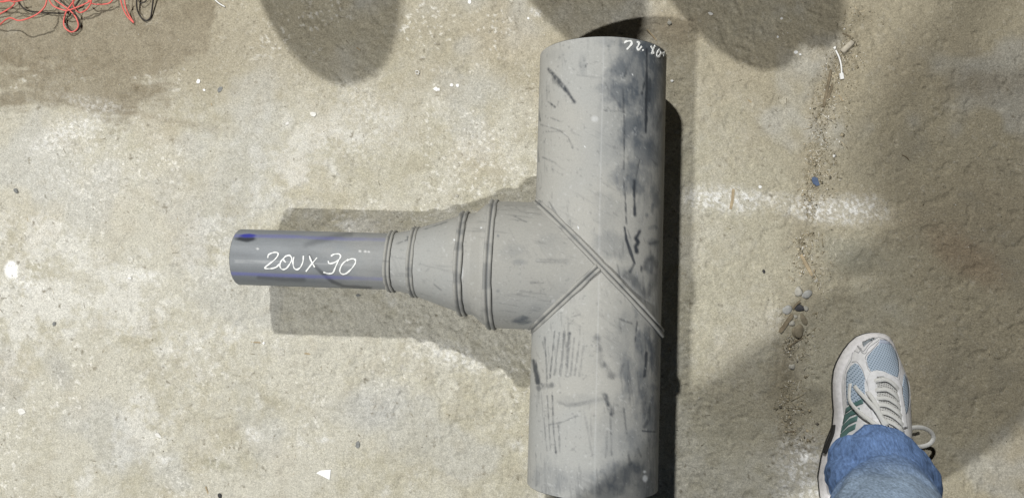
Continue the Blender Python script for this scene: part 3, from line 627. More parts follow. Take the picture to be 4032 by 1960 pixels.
tag(mesh_np('plastic_curl', vs, fs, M_pale), 'tiny white plastic curl on the lit floor above the reducers', 'shaving')
# uncountable crumbs, straw and dust
def grit():
    n1, n2 = 3900, 2400; U = []; 
    JP = np.array(JOINT, float); seg = rng.integers(0, len(JP) - 1, n1); t = rng.random(n1)[:, None]
    pj = JP[seg] * (1 - t) + JP[seg + 1] * t + rng.normal(0, 24, (n1, 2)); pj[: n1 // 4, 0] += 70
    keep = fbm(pj[:, 0], pj[:, 1], 120.0, 77, 2) > 0.44; pj = pj[keep]; n1 = len(pj)
    pa = np.stack([rng.uniform(-20, 4050, n2), rng.uniform(-20, 1980, n2)], -1)
    px = np.concatenate([pj, pa]); N_ = len(px)
    base = np.array([(1, 0, -.35), (-.5, .87, -.35), (-.5, -.87, -.35), (0.1, 0.1, .8), (.6, .9, .2)])
    fidx = np.array([(0, 4, 3), (4, 1, 3), (1, 2, 3), (2, 0, 3), (0, 2, 1), (0, 1, 4)])
    V_ = []; F_ = []; C_ = []
    pal = np.array([(.40, .36, .27), (.30, .26, .18), (.22, .19, .13), (.55, .52, .45), (.78, .77, .74), (.12, .11, .09), (.44, .38, .27)])
    for k in range(N_):
        p = at(px[k, 0], px[k, 1]); inj = k < n1
        s = (0.0005 + 0.0010 * rng.random() ** 2) * (1.6 if inj else 1.0); el = 1.0
        ci = rng.choice(7, p=[.22, .25, .2, .12, .06, .05, .10] if inj else [.25, .15, .12, .20, .13, .07, .08])
        r = rng.random(); lx, ly = s, s * (0.5 + 0.5 * rng.random())
        if r < (0.25 if inj else 0.10): lx = 0.003 + 0.006 * rng.random(); ly = 0.0005; ci = rng.choice([0, 3, 6, 2])
        if inj and rng.random() < 0.07: lx *= 2.2; ly *= 2.0; s = min(s * 1.8, 0.0022)
        a_ = rng.random() * 6.283; c, sn = math.cos(a_), math.sin(a_)
        q = base * np.array([lx, ly, min(s, 0.0012)]); 
        V_.append(np.stack([p.x + c * q[:, 0] - sn * q[:, 1], p.y + sn * q[:, 0] + c * q[:, 1], fz(p.x, p.y) + 0.0003 + q[:, 2]], -1)); F_.append(fidx + 5 * k)
        C_.append(np.tile(np.append(pal[ci] * (0.8 + 0.4 * rng.random()), 1), (5, 1)))
    m = mat('grit', rough=0.9, spec=0.15); a = N(m, 'ShaderNodeVertexColor', layer_name='Col'); L(m, a.outputs[0], bsdf(m).inputs['Base Color'])
    o = mesh_np('grit', np.concatenate(V_), np.concatenate(F_), m, cols=np.concatenate(C_), smooth=False)
    tag(o, 'loose crumbs, straw and dust scattered over the floor', 'grit', kind='stuff')
grit()

# ------------------------------------------------------------------ tangle of wires, top left
M_red = simple('red_wire_plastic', (0.70, 0.14, 0.12), 0.45, 0.4, 0.12, 40)
M_blk = simple('black_wire_plastic', (0.022, 0.018, 0.016), 0.5, 0.4, 0.2, 60)
c6 = lambda p: crop(0, 0, 2.504, p)
wt = empty('wire_tangle', at(260, -60, 0)); tag(wt, 'tangle of thin red and black wires at the upper left edge', 'wires')
def wire(pts, m, zs, rad=0.00125):
    q = c6(pts); P = []
    for i, (u, v) in enumerate(q):
        t = i / (len(q) - 1); z = np.interp(t, np.linspace(0, 1, len(zs)), zs); p = at(u, v, z); P.append(p - wt.location)
    vs, fs = sweep(spline(P, 8), circ(rad, 8)); mesh_np('wire', vs, fs, m, wt)
wire([(-60, 270), (0, 243), (60, 195), (110, 180), (180, 205), (260, 190), (370, 140), (440, 70), (462, 0), (470, -70), (430, -150)], M_red, [.003, .02, .03, .035, .03, .02])
wire([(-40, 165), (0, 140), (70, 100), (135, 50), (146, 0), (150, -80), (260, -160)], M_red, [.004, .008, .012, .01])
wire([(470, -40), (490, 10), (525, 60), (600, 95), (665, 105), (760, 75), (860, 30), (930, -20), (1000, -90)], M_red, [.03, .025, .02, .022, .03])
wire([(745, -40), (735, 0), (700, 50), (655, 115), (630, 200), (640, 275), (705, 318), (760, 288), (772, 240), (745, 170), (695, 112), (640, 70), (560, 15), (510, -30), (480, -90)], M_red, [.02, .012, .006, .006, .010, .016, .025])
wire([(715, -60), (722, 20), (728, 65), (760, 115), (800, 126), (850, 100), (888, 52), (902, 0), (890, -70)], M_red, [.03, .02, .012, .02, .03])
wire([(840, -30), (885, 20), (910, 40), (965, 46), (1060, 40), (1100, 15), (1118, -25), (1100, -100)], M_red, [.02, .014, .01, .012, .02])
wire([(1180, -60), (1192, 10), (1215, 90), (1260, 170), (1320, 230)], M_red, [.02, .015, .008, .003])
wire([(1235, -60), (1228, 5), (1243, 80), (1272, 150), (1320, 226)], M_red, [.025, .018, .01, .003])
wire([(-60, 25), (0, 18), (60, 10), (120, 3), (240, -30)], M_red, [.012, .015, .02])
wire([(-60, 5), (20, 22), (90, 12), (150, 20), (300, -20), (420, -50)], M_red, [.02, .022, .03])
wire([(140, -40), (180, 20), (230, 80), (300, 115), (420, 126), (560, 134), (640, 132), (700, 105), (760, 40), (800, -40)], M_blk, [.015, .006, .003, .003, .006, .012])
wire([(560, -50), (590, 0), (650, 52), (722, 112), (780, 205), (786, 270), (742, 314), (690, 298), (647, 230), (640, 150), (668, 95), (700, 40), (745, -10)], M_blk, [.02, .012, .006, .003, .003, .006, .014])
wire([(1352, -80), (1348, 0), (1350, 80), (1375, 150), (1430, 206), (1480, 180), (1497, 110), (1508, 20), (1520, -80)], M_blk, [.012, .008, .003, .002, .005, .012], 0.0014)
wire([(1360, -40), (1375, 25), (1410, 30), (1445, 0), (1450, -50)], M_blk, [.01, .006, .006, .01], 0.001)

# ------------------------------------------------------------------ the photographer
M_skin = simple('skin', (0.50, 0.32, 0.24), 0.55, 0.35, 0.06, 20)
M_shirt = simple('dark_shirt', (0.06, 0.065, 0.075), 0.9, 0.1, 0.2, 60)
M_hair = simple('dark_hair', (0.03, 0.022, 0.016), 0.6, 0.3, 0.3, 120)
M_leather = simple('white_leather', (0.82, 0.82, 0.84), 0.55, 0.35, 0.10, 130, 0.15, 500)
M_midsole = simple('white_foam', (0.80, 0.785, 0.80), 0.7, 0.25, 0.12, 150, 0.2, 300)
M_outsole = simple('black_rubber', (0.025, 0.025, 0.025), 0.75, 0.3, 0.1, 80)
M_teal = simple('teal_stripe', (0.105, 0.205, 0.195), 0.5, 0.4, 0.12, 80)
M_grey = simple('silver_grey_patch', (0.29, 0.33, 0.37), 0.35, 0.5, 0.06, 80)
M_lace = simple('white_lace', (0.74, 0.74, 0.72), 0.9, 0.1, 0.06, 500, 0.4, 1200)
def knit(name, c_hi, c_lo, sc, rot=0.6):
    m = mat(name, rough=0.85, spec=0.15); tc = N(m, 'ShaderNodeTexCoord'); mp = N(m, 'ShaderNodeMapping'); mp.inputs['Rotation'].default_value = (0, 0, rot); mp.inputs['Scale'].default_value = (sc, sc, sc * 0.0)
    L(m, tc.outputs['Object'], mp.inputs[0]); ws = []
    for ax in ('X', 'Y'):
        wv = N(m, 'ShaderNodeTexWave', bands_direction=ax); wv.inputs['Scale'].default_value = 1.0; L(m, mp.outputs[0], wv.inputs[0]); ws.append(wv)
    mu = N(m, 'ShaderNodeMath', operation='MULTIPLY'); L(m, ws[0].outputs['Fac'], mu.inputs[0]); L(m, ws[1].outputs['Fac'], mu.inputs[1])
    rp = N(m, 'ShaderNodeMapRange'); rp.inputs[1].default_value = 0.35; rp.inputs[2].default_value = 0.75; L(m, mu.outputs[0], rp.inputs[0])
    mx = N(m, 'ShaderNodeMix', data_type='RGBA'); mx.inputs[6].default_value = (*c_hi, 1); mx.inputs[7].default_value = (*c_lo, 1); L(m, rp.outputs[0], mx.inputs[0]); L(m, mx.outputs[2], bsdf(m).inputs['Base Color'])
    return m
M_mesh = knit('light_blue_mesh', (0.46, 0.55, 0.66), (0.10, 0.15, 0.22), 95)
M_tongue = knit('white_mesh', (0.58, 0.58, 0.57), (0.16, 0.16, 0.16), 95, 0.3)
M_denim = mat('blue_denim', rough=0.95, spec=0.05)
a = N(M_denim, 'ShaderNodeVertexColor', layer_name='Col')
L(M_denim, noise_col(M_denim, noise_col(M_denim, a.outputs[0], 230, 0.68, 1.34, 5, (1.5, 0.55, 0.7)), 900, 0.85, 1.15, 2), bsdf(M_denim).inputs['Base Color'])
noise_bump(M_denim, 330, 0.6, 0.0009, 5, stretch=(1.4, 0.6, 0.7))

person = empty('person', (0.2, -0.45, 0)); tag(person, 'person in blue jeans and a white running shoe, standing at the lower right', 'person')
PINV = Vector((-0.2, 0.45, 0))
def pobj(name, verts, faces, m, parent=None, cols=None, smooth=True):
    return mesh_np(name, [Vector(v) + PINV for v in verts], faces, m, parent or person, cols, smooth)
cs = lambda p: crop(3100, 1200, 1.647, p)
c9 = lambda p: crop(3280, 1280, 3.478, p)
ROWS = [(178, 535, 585, .046), (186, 490, 628, .050), (205, 445, 660, .054), (245, 402, 692, .060), (300, 365, 718, .067), (370, 330, 748, .073), (430, 312, 775, .078), (500, 303, 790, .083), (600, 304, 792, .092),
        (700, 312, 783, .102), (800, 303, 775, .114), (900, 262, 765, .120), (1000, 232, 752, .118), (1130, 210, 725, .112), (1252, 222, 690, .108), (1350, 255, 640, .104), (1420, 310, 580, .098), (1450, 370, 510, .09)]
ry = np.array([r[0] for r in ROWS], float); yy = np.unique(np.concatenate([np.linspace(178, 260, 16), np.linspace(260, 1380, 60), np.linspace(1380, 1450, 8)]))
def rows(z):
    Lp = [at(*cs([(np.interp(y, ry, [r[1] for r in ROWS]), y)])[0], z) for y in yy]; Rp = [at(*cs([(np.interp(y, ry, [r[2] for r in ROWS]), y)])[0], z) for y in yy]; return Lp, Rp
Lp, Rp = rows(0.02); CR = np.interp(yy, ry, [r[3] for r in ROWS]); nR = len(yy)
spring = np.interp(yy, [178, 300, 420], [0.010, 0.004, 0.0])
mid_h = np.interp(yy, [178, 500, 900, 1450], [0.030, 0.031, 0.040, 0.044])
shoe = empty('shoe', (0, 0, 0)); shoe.parent = person; shoe['label'] = 'white running shoe with light blue mesh and teal stripes'
def ring_loop(inset, zfun):
    """closed outline of the sole, left side toe->heel then right side heel->toe"""
    out = []
    for i in range(nR): d = (Rp[i] - Lp[i]); k = min(inset / max(d.length, 1e-4), 0.45); p = Lp[i] + d * k; out.append(Vector((p.x, p.y, zfun(i))))
    for i in range(nR - 1, -1, -1): d = (Lp[i] - Rp[i]); k = min(inset / max(d.length, 1e-4), 0.45); p = Rp[i] + d * k; out.append(Vector((p.x, p.y, zfun(i))))
    if inset:
        c = sum(out, Vector()) / len(out); out = [Vector((c.x + (q.x - c.x), c.y + (q.y - c.y) * (1 - inset / 0.16), q.z)) for q in out]
    return out
def loft_loops(loops, cap_top=True):
    vs = []; fs = []; n = len(loops[0])
    for lp in loops: vs += lp
    for k in range(len(loops) - 1):
        for j in range(n): j2 = (j + 1) % n; fs.append((k * n + j, k * n + j2, (k + 1) * n + j2, (k + 1) * n + j))
    if cap_top: fs.append(tuple((len(loops) - 1) * n + j for j in range(n)))
    fs.append(tuple(range(n))[::-1]); return vs, fs
vs, fs = loft_loops([ring_loop(0.006, lambda i: spring[i] + 0.0005), ring_loop(0.0015, lambda i: spring[i] + 0.002), ring_loop(0.0, lambda i: spring[i] + 0.009)])
pobj('outsole', vs, fs, M_outsole, shoe)
vs, fs = loft_loops([ring_loop(0.0012, lambda i: spring[i] + 0.0085), ring_loop(0.0004, lambda i: spring[i] + 0.014), ring_loop(0.003, lambda i: 0.6 * spring[i] + mid_h[i] - 0.008), ring_loop(0.0065, lambda i: 0.6 * spring[i] + mid_h[i] - 0.001), ring_loop(0.011, lambda i: 0.6 * spring[i] + mid_h[i])])
pobj('midsole', vs, fs, M_midsole, shoe)
# upper: dome over the sole outline
nS = 49; ss = np.linspace(-1, 1, nS); uv = []
loopL = ring_loop(0.007, lambda i: 0)
for i in range(nR):
    a_ = loopL[i]; b_ = loopL[2 * nR - 1 - i]
    for s in ss:
        p = a_.lerp(b_, (s + 1) / 2); h = (1 - abs(s) ** 2.3) ** 0.62
        zb = 0.6 * spring[i] + mid_h[i] - 0.004
        uv.append(Vector((p.x, p.y, zb + (CR[i] - zb) * h)))
uf = [tuple(q) for q in grid_faces(nR, nS)]
upper = pobj('upper', uv, uf, M_leather, shoe)
BV = BVHTree.FromPolygons([tuple(v) for v in uv], uf)
def hit(u, v):
    p, n, i, d = BV.ray_cast(CAM, ray(u, v))
    if p is None:
        q = at(u, v, 0.05); p, n, i, d = BV.find_nearest(q)
    if n.z < 0: n = -n
    return p, n
def patch(poly, th, m, name, step=7.0, parent=None):
    bm = bmesh.new(); vv = [bm.verts.new((x, y, 0)) for x, y in poly]
    es = [bm.edges.new((vv[i], vv[(i + 1) % len(vv)])) for i in range(len(vv))]
    bmesh.ops.triangle_fill(bm, edges=es, use_beauty=True)
    for _ in range(6):
        le = [e for e in bm.edges if e.calc_length() > step]
        if not le: break
        bmesh.ops.subdivide_edges(bm, edges=le, cuts=1); bmesh.ops.triangulate(bm, faces=bm.faces[:])
    top = bm.faces[:]; bnd = [e for e in bm.edges if len(e.link_faces) == 1]
    ex = bmesh.ops.extrude_edge_only(bm, edges=bnd); low = {g for g in ex['geom'] if isinstance(g, bmesh.types.BMVert)}
    for q in bm.verts:
        p, n = hit(q.co.x, q.co.y); q.co = p + n * (-0.001 if q in low else th) + PINV
    bmesh.ops.recalc_face_normals(bm, faces=bm.faces[:])
    me = bpy.data.meshes.new(name); bm.to_mesh(me); bm.free(); me.materials.append(m)
    o = bpy.data.objects.new(name, me); COL.objects.link(o); o.parent = parent or shoe
    for f in me.polygons: f.use_smooth = True
    if sum((f.normal.z for f in me.polygons)) < 0: me.flip_normals()
    return o
patch(c9([(640, 208), (790, 245), (850, 335), (890, 480), (903, 620), (885, 712), (800, 680), (700, 630), (600, 612), (520, 632), (480, 560), (462, 480), (472, 425), (540, 345), (628, 262)]), 0.0006, M_mesh, 'mesh_panel')
patch(c9([(300, 518), (345, 535), (400, 620), (438, 720), (430, 800), (440, 960), (430, 1040), (300, 1060), (200, 1085), (182, 950), (178, 760), (192, 650), (240, 565)]), 0.0006, M_mesh, 'mesh_panel')
patch(c9([(972, 665), (1008, 740), (1036, 860), (1040, 1040), (1024, 1160), (992, 1235), (962, 1080), (948, 850)]), 0.0006, M_mesh, 'mesh_panel')
patch(c9([(640, 203), (700, 205), (790, 240), (800, 262), (700, 248), (632, 252)]), 0.0012, simple('pale_blue_trim', (0.47, 0.52, 0.64), 0.7, 0.2, 0.05, 60), 'toe_trim')
patch(c9([(402, 195), (480, 160), (572, 152), (550, 182), (472, 240), (424, 298), (406, 262)]), 0.0009, M_grey, 'toe_patch')
patch(c9([(600, 715), (680, 700), (800, 780), (860, 870), (920, 1020), (960, 1250), (985, 1420), (700, 1420), (660, 1200), (620, 1040), (595, 900)]), 0.0014, M_tongue, 'tongue')
patch(c9([(500, 665), (560, 624), (700, 642), (820, 702), (895, 770), (935, 850), (940, 950), (965, 1100), (1000, 1400), (950, 1400), (905, 1050), (870, 885), (795, 785), (680, 702), (605, 708), (588, 760), (592, 900), (632, 1060), (690, 1400), (560, 1400), (520, 1080), (490, 920), (470, 740)]), 0.0028, M_leather, 'eyestay')
for pl in ([(385, 668), (430, 637), (488, 607), (494, 638), (440, 658), (378, 702)], [(376, 712), (430, 677), (470, 665), (465, 698), (410, 720), (363, 772)], [(360, 782), (410, 737), (460, 715), (452, 752), (400, 775), (351, 828)], [(349, 838), (400, 792), (447, 770), (440, 805), (400, 825), (343, 885)]):
    patch(cs(pl), 0.0016, M_teal, 'stripe')
# raised seam edges on the leather
M_seam = simple('grey_stitching', (0.46, 0.46, 0.475), 0.9, 0.1, 0.1, 300)
def on_shoe(pts, off, conv=None):
    P = []; Nn = []
    for q in spline([(x, y, 0) for x, y in pts], 6): p, n = hit(q.x, q.y); P.append(p + n * off); Nn.append(n)
    return P, Nn
def seam(pts, wd=0.00055):
    P, Nn = on_shoe(c9(pts), 0.0005); vs, fs = sweep(P, circ(wd, 5), Nn); pobj('stitching', vs, fs, M_seam, shoe)
seam([(630, 200), (560, 255), (490, 310), (450, 380), (415, 385), (370, 330), (318, 262)]); seam([(310, 290), (270, 370), (250, 480), (190, 590), (165, 720), (165, 950), (200, 1090)])
seam([(450, 470), (445, 440), (480, 385), (560, 310), (630, 225)]); seam([(455, 500), (480, 590), (515, 640)]); seam([(260, 510), (310, 495), (350, 520), (410, 620), (440, 720), (500, 880)])
seam([(640, 195), (740, 205), (800, 235), (850, 310), (900, 430), (915, 600), (900, 740)]); seam([(975, 650), (1020, 740), (1046, 870), (1050, 1050), (1020, 1200)]); seam([(310, 250), (400, 345), (430, 345), (480, 280), (560, 200), (640, 165), (760, 175)])
# laces
LPROF = [(-0.0033, 0), (-0.0028, 0.0007), (0, 0.0009), (0.0028, 0.0007), (0.0033, 0), (0, -0.0004)]
def lace(pts, off, conv, k=1.0):
    P, Nn = on_shoe(conv(pts), 0.0); n = len(P); P = [P[i] + Nn[i] * np.interp(i / (n - 1), np.linspace(0, 1, len(off)), off) for i in range(n)]
    vs, fs = sweep(P, [(a * k, b * k) for a, b in LPROF], Nn); pobj('lace', vs, fs, M_lace, shoe)
for pts in ([(525, 770), (620, 758), (710, 752), (780, 785), (850, 850), (905, 905)], [(545, 895), (640, 890), (730, 892), (820, 950), (905, 1025)], [(570, 1000), (660, 1005), (750, 1015), (850, 1080), (930, 1150)],
            [(590, 1090), (700, 1100), (790, 1140), (880, 1210), (945, 1270)], [(610, 1190), (720, 1210), (820, 1260), (900, 1330), (965, 1390)], [(640, 1300), (760, 1330), (870, 1400), (960, 1470)]):
    lace(pts, [.001, .0042, .0045, .0042, .001], c9)
lace([(412, 510), (415, 560), (428, 625), (480, 692), (560, 765), (600, 800)], [.001, .004, .007, .007, .008, .008], cs)
lace([(438, 525), (475, 565), (530, 622), (590, 702), (625, 778), (640, 810)], [.001, .004, .008, .010, .009, .008], cs)
lace([(520, 560), (550, 600), (575, 645), (610, 735), (645, 790)], [.001, .006, .008, .010, .009], cs)
def free_lace(pts, zs, k=1.0):
    q = cs(pts); P = [at(u, v, z) for (u, v), z in zip(q, zs)]; P = spline(P, 8); vs, fs = sweep(P, [(a * k, b * k) for a, b in LPROF]); pobj('lace', vs, fs, M_lace, shoe)
free_lace([(690, 850), (735, 828), (800, 797), (875, 795), (930, 822), (948, 862), (920, 902), (855, 918), (800, 906), (740, 880)], [.085, .075, .065, .055, .045, .04, .04, .045, .055, .07], 1.05)
free_lace([(700, 880), (760, 862), (800, 845), (856, 830)], [.075, .06, .05, .04], 0.8)
free_lace([(690, 870), (740, 872), (780, 862), (806, 858)], [.08, .065, .05, .045], 0.8)
# heel counter frame (black plastic under the arch)
patchp = cs([(300, 785), (312, 800), (290, 870), (262, 905), (285, 850)])
vs = [at(u, v, 0.03) for u, v in patchp]; c = sum(vs, Vector()) / len(vs)
pts = [at(*cs([q])[0], z) for q, z in (((300, 780), .018), ((292, 830), .022), ((272, 880), .024), ((240, 960), .024))]
vs, fs = sweep(spline(pts, 5), circ(0.0022, 8, 0.006)); pobj('arch_brace', vs, fs, M_outsole, shoe)

# jeans: a lofted sleeve of cloth for the near leg, then both legs up to the waist
def cloth_loft(rings, nth, fold, seed):
    """rings: (cx, cy, cz, rx, ry, tiltx, tilty) -> dense tube with folds"""
    nR_ = (len(rings) - 1) * 16 + 1; t = np.linspace(0, len(rings) - 1, nR_); A_ = np.array(rings, float)
    pts = spline([tuple(r[:3]) for r in rings], 16); idx = np.arange(len(rings))
    def sm(k):
        q = spline([(r[k], 0, 0) for r in rings], 16); return np.array([v.x for v in q])
    rx, ry, tx, ty = sm(3), sm(4), sm(5), sm(6); th = np.linspace(0, 2 * math.pi, nth, endpoint=False)
    TT, II = np.meshgrid(th, np.arange(nR_)); c = np.array([tuple(p) for p in pts])
    x = np.cos(TT); y = np.sin(TT); zc = c[II, 2]
    f = fbm(x * 0.08 + y * 0.03 + 5, y * 0.08 + zc * 1.1 + seed, 0.07, 80 + seed, 3, 0.5) - 0.5
    f2 = np.sin(3 * TT + 38 * zc + seed + 3.0 * f) * 0.5 + np.sin(5 * TT - 61 * zc + 2 * seed) * 0.25
    amp = np.interp(zc, [0, 0.06, 0.2, 0.45, 0.9], [0.1, 0.35, 1.0, 0.6, 0.4]) * fold
    crease = np.exp(-((np.mod(TT - 2.3 + 9.0 * (zc - 0.10) + math.pi, 2 * math.pi) - math.pi) / 0.16) ** 2) * np.exp(-((zc - 0.105) / 0.05) ** 2) - 0.8 * np.exp(-((np.mod(TT - 2.72 + 9.0 * (zc - 0.10) + math.pi, 2 * math.pi) - math.pi) / 0.14) ** 2) * np.exp(-((zc - 0.11) / 0.05) ** 2)
    k = 1 + amp * (f * 0.7 + f2 * 0.16) + (0.09 * crease if seed == 3 else 0)
    if seed == 3:
        # the hem's own outline where it drapes over the shoe
        hp = [(3232, 1784, .060), (3257, 1749, .070), (3315, 1721, .085), (3372, 1683, .10), (3418, 1667, .11), (3505, 1676, .11), (3545, 1706, .10), (3582, 1747, .09), (3631, 1801, .08), (3671, 1882, .065)]
        ang = []; kk = []
        for u_, v_, z_ in hp:
            q = at(u_, v_, z_); a_ = math.atan2((q.y - rings[0][1]) / rings[0][4], (q.x - rings[0][0]) / rings[0][3]); ang.append(a_); kk.append(math.hypot((q.x - rings[0][0]) / rings[0][3], (q.y - rings[0][1]) / rings[0][4]))
        od = np.argsort(ang); ang = np.array(ang)[od]; kk = np.array(kk)[od]
        g = np.interp(np.mod(TT + math.pi / 2, 2 * math.pi) - math.pi / 2, np.concatenate([[ang[0] - 0.7], ang, [ang[-1] + 0.7]]), np.concatenate([[1], kk, [1]]))
        wz = 1 - sstep(0.095, 0.165, zc); k = k * (1 + (g - 1) * wz)
        rid = 1 - np.abs(2 * fbm(TT * 0.08 + zc * 0.5, zc * 1.0 - TT * 0.02, 0.035, 88, 3, 0.5) - 1); k = k + 0.11 * (rid - 0.75) * sstep(0.5, 0.1, zc)
    X = c[II, 0] + rx[II] * k * x; Y = c[II, 1] + ry[II] * k * y; Z = zc + tx[II] * x + ty[II] * y
    return np.stack([X, Y, Z], -1), grid_faces(nR_, nth, True)
RLEG = [(0.486, -0.270, 0.080, 0.078, 0.076, 0.004, 0.032), (0.486, -0.271, 0.092, 0.078, 0.077, 0.004, 0.032), (0.482, -0.276, 0.118, 0.077, 0.073, 0.003, 0.024), (0.472, -0.286, 0.150, 0.070, 0.062, 0, 0.014), (0.452, -0.294, 0.188, 0.077, 0.068, 0, 0.002),
        (0.430, -0.300, 0.25, 0.078, 0.068, 0, -0.004), (0.404, -0.304, 0.34, 0.075, 0.067, 0, 0), (0.365, -0.312, 0.47, 0.076, 0.070, 0, 0), (0.28, -0.33, 0.60, 0.086, 0.080, 0, 0), (0.17, -0.365, 0.74, 0.095, 0.095, 0, 0), (0.07, -0.385, 0.88, 0.10, 0.10, 0, 0)]
P, F = cloth_loft(RLEG, 160, 0.24, 3)
z = P[..., 2]; th_ = np.arctan2(P[..., 1] + 0.29, P[..., 0] - 0.43)
nd = fbm(P[..., 0] + P[..., 2] * 0.7, P[..., 1] - P[..., 2] * 0.6, 0.05, 91, 4, 0.6)
fadev = sstep(0.15, 0.27, z + (nd - 0.5) * 0.06)
cj = lerp(np.zeros(z.shape + (3,)) + C(0.165, 0.265, 0.50), C(0.34, 0.445, 0.60), fadev)
cj = cj * (0.75 + 0.5 * nd[..., None])
hem = sstep(0.006, 0.0, np.abs(np.arange(P.shape[0])[:, None] * 0.0025 - 0.030) - 0.0005) * np.ones_like(z)
cj = lerp(cj, C(0.05, 0.09, 0.22), hem * 0.55)
edge = (np.arange(P.shape[0])[:, None] < 2) * np.ones_like(z); cj = lerp(cj, C(0.32, 0.42, 0.58), edge * 0.6)
P2, F2 = cloth_loft([(-0.20, -0.64, 0.05, 0.082, 0.095, 0, 0.02), (-0.20, -0.61, 0.15, 0.075, 0.08, 0, 0), (-0.18, -0.55, 0.34, 0.078, 0.08, 0, 0), (-0.15, -0.495, 0.50, 0.082, 0.082, 0, 0), (-0.09, -0.45, 0.68, 0.09, 0.092, 0, 0), (-0.01, -0.40, 0.86, 0.095, 0.095, 0, 0), (0.01, -0.39, 0.92, 0.09, 0.09, 0, 0)], 64, 0.16, 8)
P3, F3 = cloth_loft([(0.025, -0.375, 0.82, 0.125, 0.105, 0, 0), (0.01, -0.375, 0.92, 0.13, 0.11, 0, 0), (-0.02, -0.38, 1.02, 0.125, 0.105, 0, 0)], 64, 0.05, 9)
vv = np.concatenate([P.reshape(-1, 3), P2.reshape(-1, 3), P3.reshape(-1, 3)]); n1 = P.shape[0] * P.shape[1]; n2 = P2.shape[0] * P2.shape[1]
ff = np.concatenate([F, F2 + n1, F3 + n1 + n2]); cc = np.concatenate([cj.reshape(-1, 3), np.tile(C(0.10, 0.17, 0.36), (n2 + P3.shape[0] * P3.shape[1], 1))])
jeans = mesh_np('jeans', vv + np.array(PINV), ff, M_denim, person, np.concatenate([cc, np.ones((len(cc), 1))], -1))
sol = jeans.modifiers.new('thickness', 'SOLIDIFY'); sol.thickness = 0.0016; sol.offset = -1

def skin_mesh(name, nodes, edges, m, sub=2):
    """nodes: (x, y, z, r); first one is the root"""
    me = bpy.data.meshes.new(name); me.from_pydata([Vector(n[:3]) + PINV for n in nodes], edges, []); o = bpy.data.objects.new(name, me); COL.objects.link(o); o.parent = person
    md = o.modifiers.new('skin', 'SKIN'); md.use_smooth_shade = True
    sk = me.skin_vertices[0].data if len(me.skin_vertices) else None
    if sk:
        for i, n in enumerate(nodes):
            r = n[3]; sk[i].radius = r if isinstance(r, tuple) else (r, r)
        sk[0].use_root = True
    s = o.modifiers.new('sub', 'SUBSURF'); s.levels = sub; s.render_levels = sub; me.materials.append(m); return o
# body: pelvis, spine, neck, head, arms with hands raised to where the phone is held
nodes = [(0.01, -0.38, 0.95, .09), (0.0, -0.35, 1.12, .10), (-0.06, -0.345, 1.27, .11), (-0.11, -0.33, 1.41, .09), (-0.12, -0.28, 1.50, .05), (-0.12, -0.25, 1.58, (.075, .085)), (-0.12, -0.21, 1.68, (.078, .092)), (-0.12, -0.19, 1.74, .055)]
edges = [(i, i + 1) for i in range(7)]
def chain(start, pts):
    prev = start
    for p in pts: nodes.append(p); edges.append((prev, len(nodes) - 1)); prev = len(nodes) - 1
    return prev
for sx in (-1, 1):
    el = (-0.12, -0.215, 1.11) if sx < 0 else (0.14, -0.22, 1.14); hd = (-0.10, -0.05, 1.355) if sx < 0 else (0.10, -0.06, 1.355)
    sh = (-0.11 + sx * 0.155, -0.325 + sx * 0.045, 1.385)
    wv = Vector(el).lerp(Vector(hd), 0.86)
    k = chain(3, [(*sh, .06), (*Vector(sh).lerp(Vector(el), .5), .05), (*el, .042), (*Vector(el).lerp(Vector(hd), .35), .042), (*wv, .027), (*hd, .030)])
    for j in range(4):
        o_ = Vector(hd) + Vector((0.010 * (j - 1.5), 0.02, 0.004 * j)); nodes.append((*o_, .010)); edges.append((k, len(nodes) - 1)); b = len(nodes) - 1
        nodes.append((*(o_ + Vector((-sx * 0.025, 0.022 - 0.004 * abs(j - 1.5), 0.012))), .0085)); edges.append((b, len(nodes) - 1)); b = len(nodes) - 1
        nodes.append((*(o_ + Vector((-sx * 0.05, 0.018 - 0.003 * abs(j - 1.5), 0.016))), .0075)); edges.append((b, len(nodes) - 1))
    nodes.append((*(Vector(hd) + Vector((-sx * 0.03, -0.012, 0.012))), .0105)); edges.append((k, len(nodes) - 1)); nodes.append((*(Vector(hd) + Vector((-sx * 0.055, -0.008, 0.018))), .009)); edges.append((len(nodes) - 2, len(nodes) - 1))
for sx in (-1, 1):
    hp, kn, an = ((-0.01, -0.40, .88), (-0.15, -0.495, .50), (-0.20, -0.63, .10)) if sx < 0 else ((0.07, -0.385, .88), (0.375, -0.318, .48), (0.495, -0.295, .12))
    chain(0, [(*hp, .08), (*Vector(hp).lerp(Vector(kn), .5), .068), (*kn, .05), (*Vector(kn).lerp(Vector(an), .35), .05), (*an, .034)])
skin_mesh('body', nodes, edges, M_skin)
skin_mesh('shirt', [(0.01, -0.38, 0.97, .115), (0.0, -0.35, 1.12, .122), (-0.06, -0.345, 1.27, .135), (-0.11, -0.33, 1.42, .105), (-0.265, -0.37, 1.38, .070), (-0.195, -0.29, 1.25, .060), (-0.12, -0.22, 1.12, .052), (-0.11, -0.165, 1.20, .046),
                    (0.045, -0.28, 1.38, .070), (0.095, -0.245, 1.26, .060), (0.14, -0.225, 1.15, .053), (0.13, -0.18, 1.21, .046)], [(0, 1), (1, 2), (2, 3), (3, 4), (4, 5), (5, 6), (6, 7), (3, 8), (8, 9), (9, 10), (10, 11)], M_shirt)
skin_mesh('hair', [(-0.12, -0.27, 1.68, .088), (-0.12, -0.24, 1.75, .085), (-0.12, -0.18, 1.77, .06)], [(0, 1), (1, 2)], M_hair)
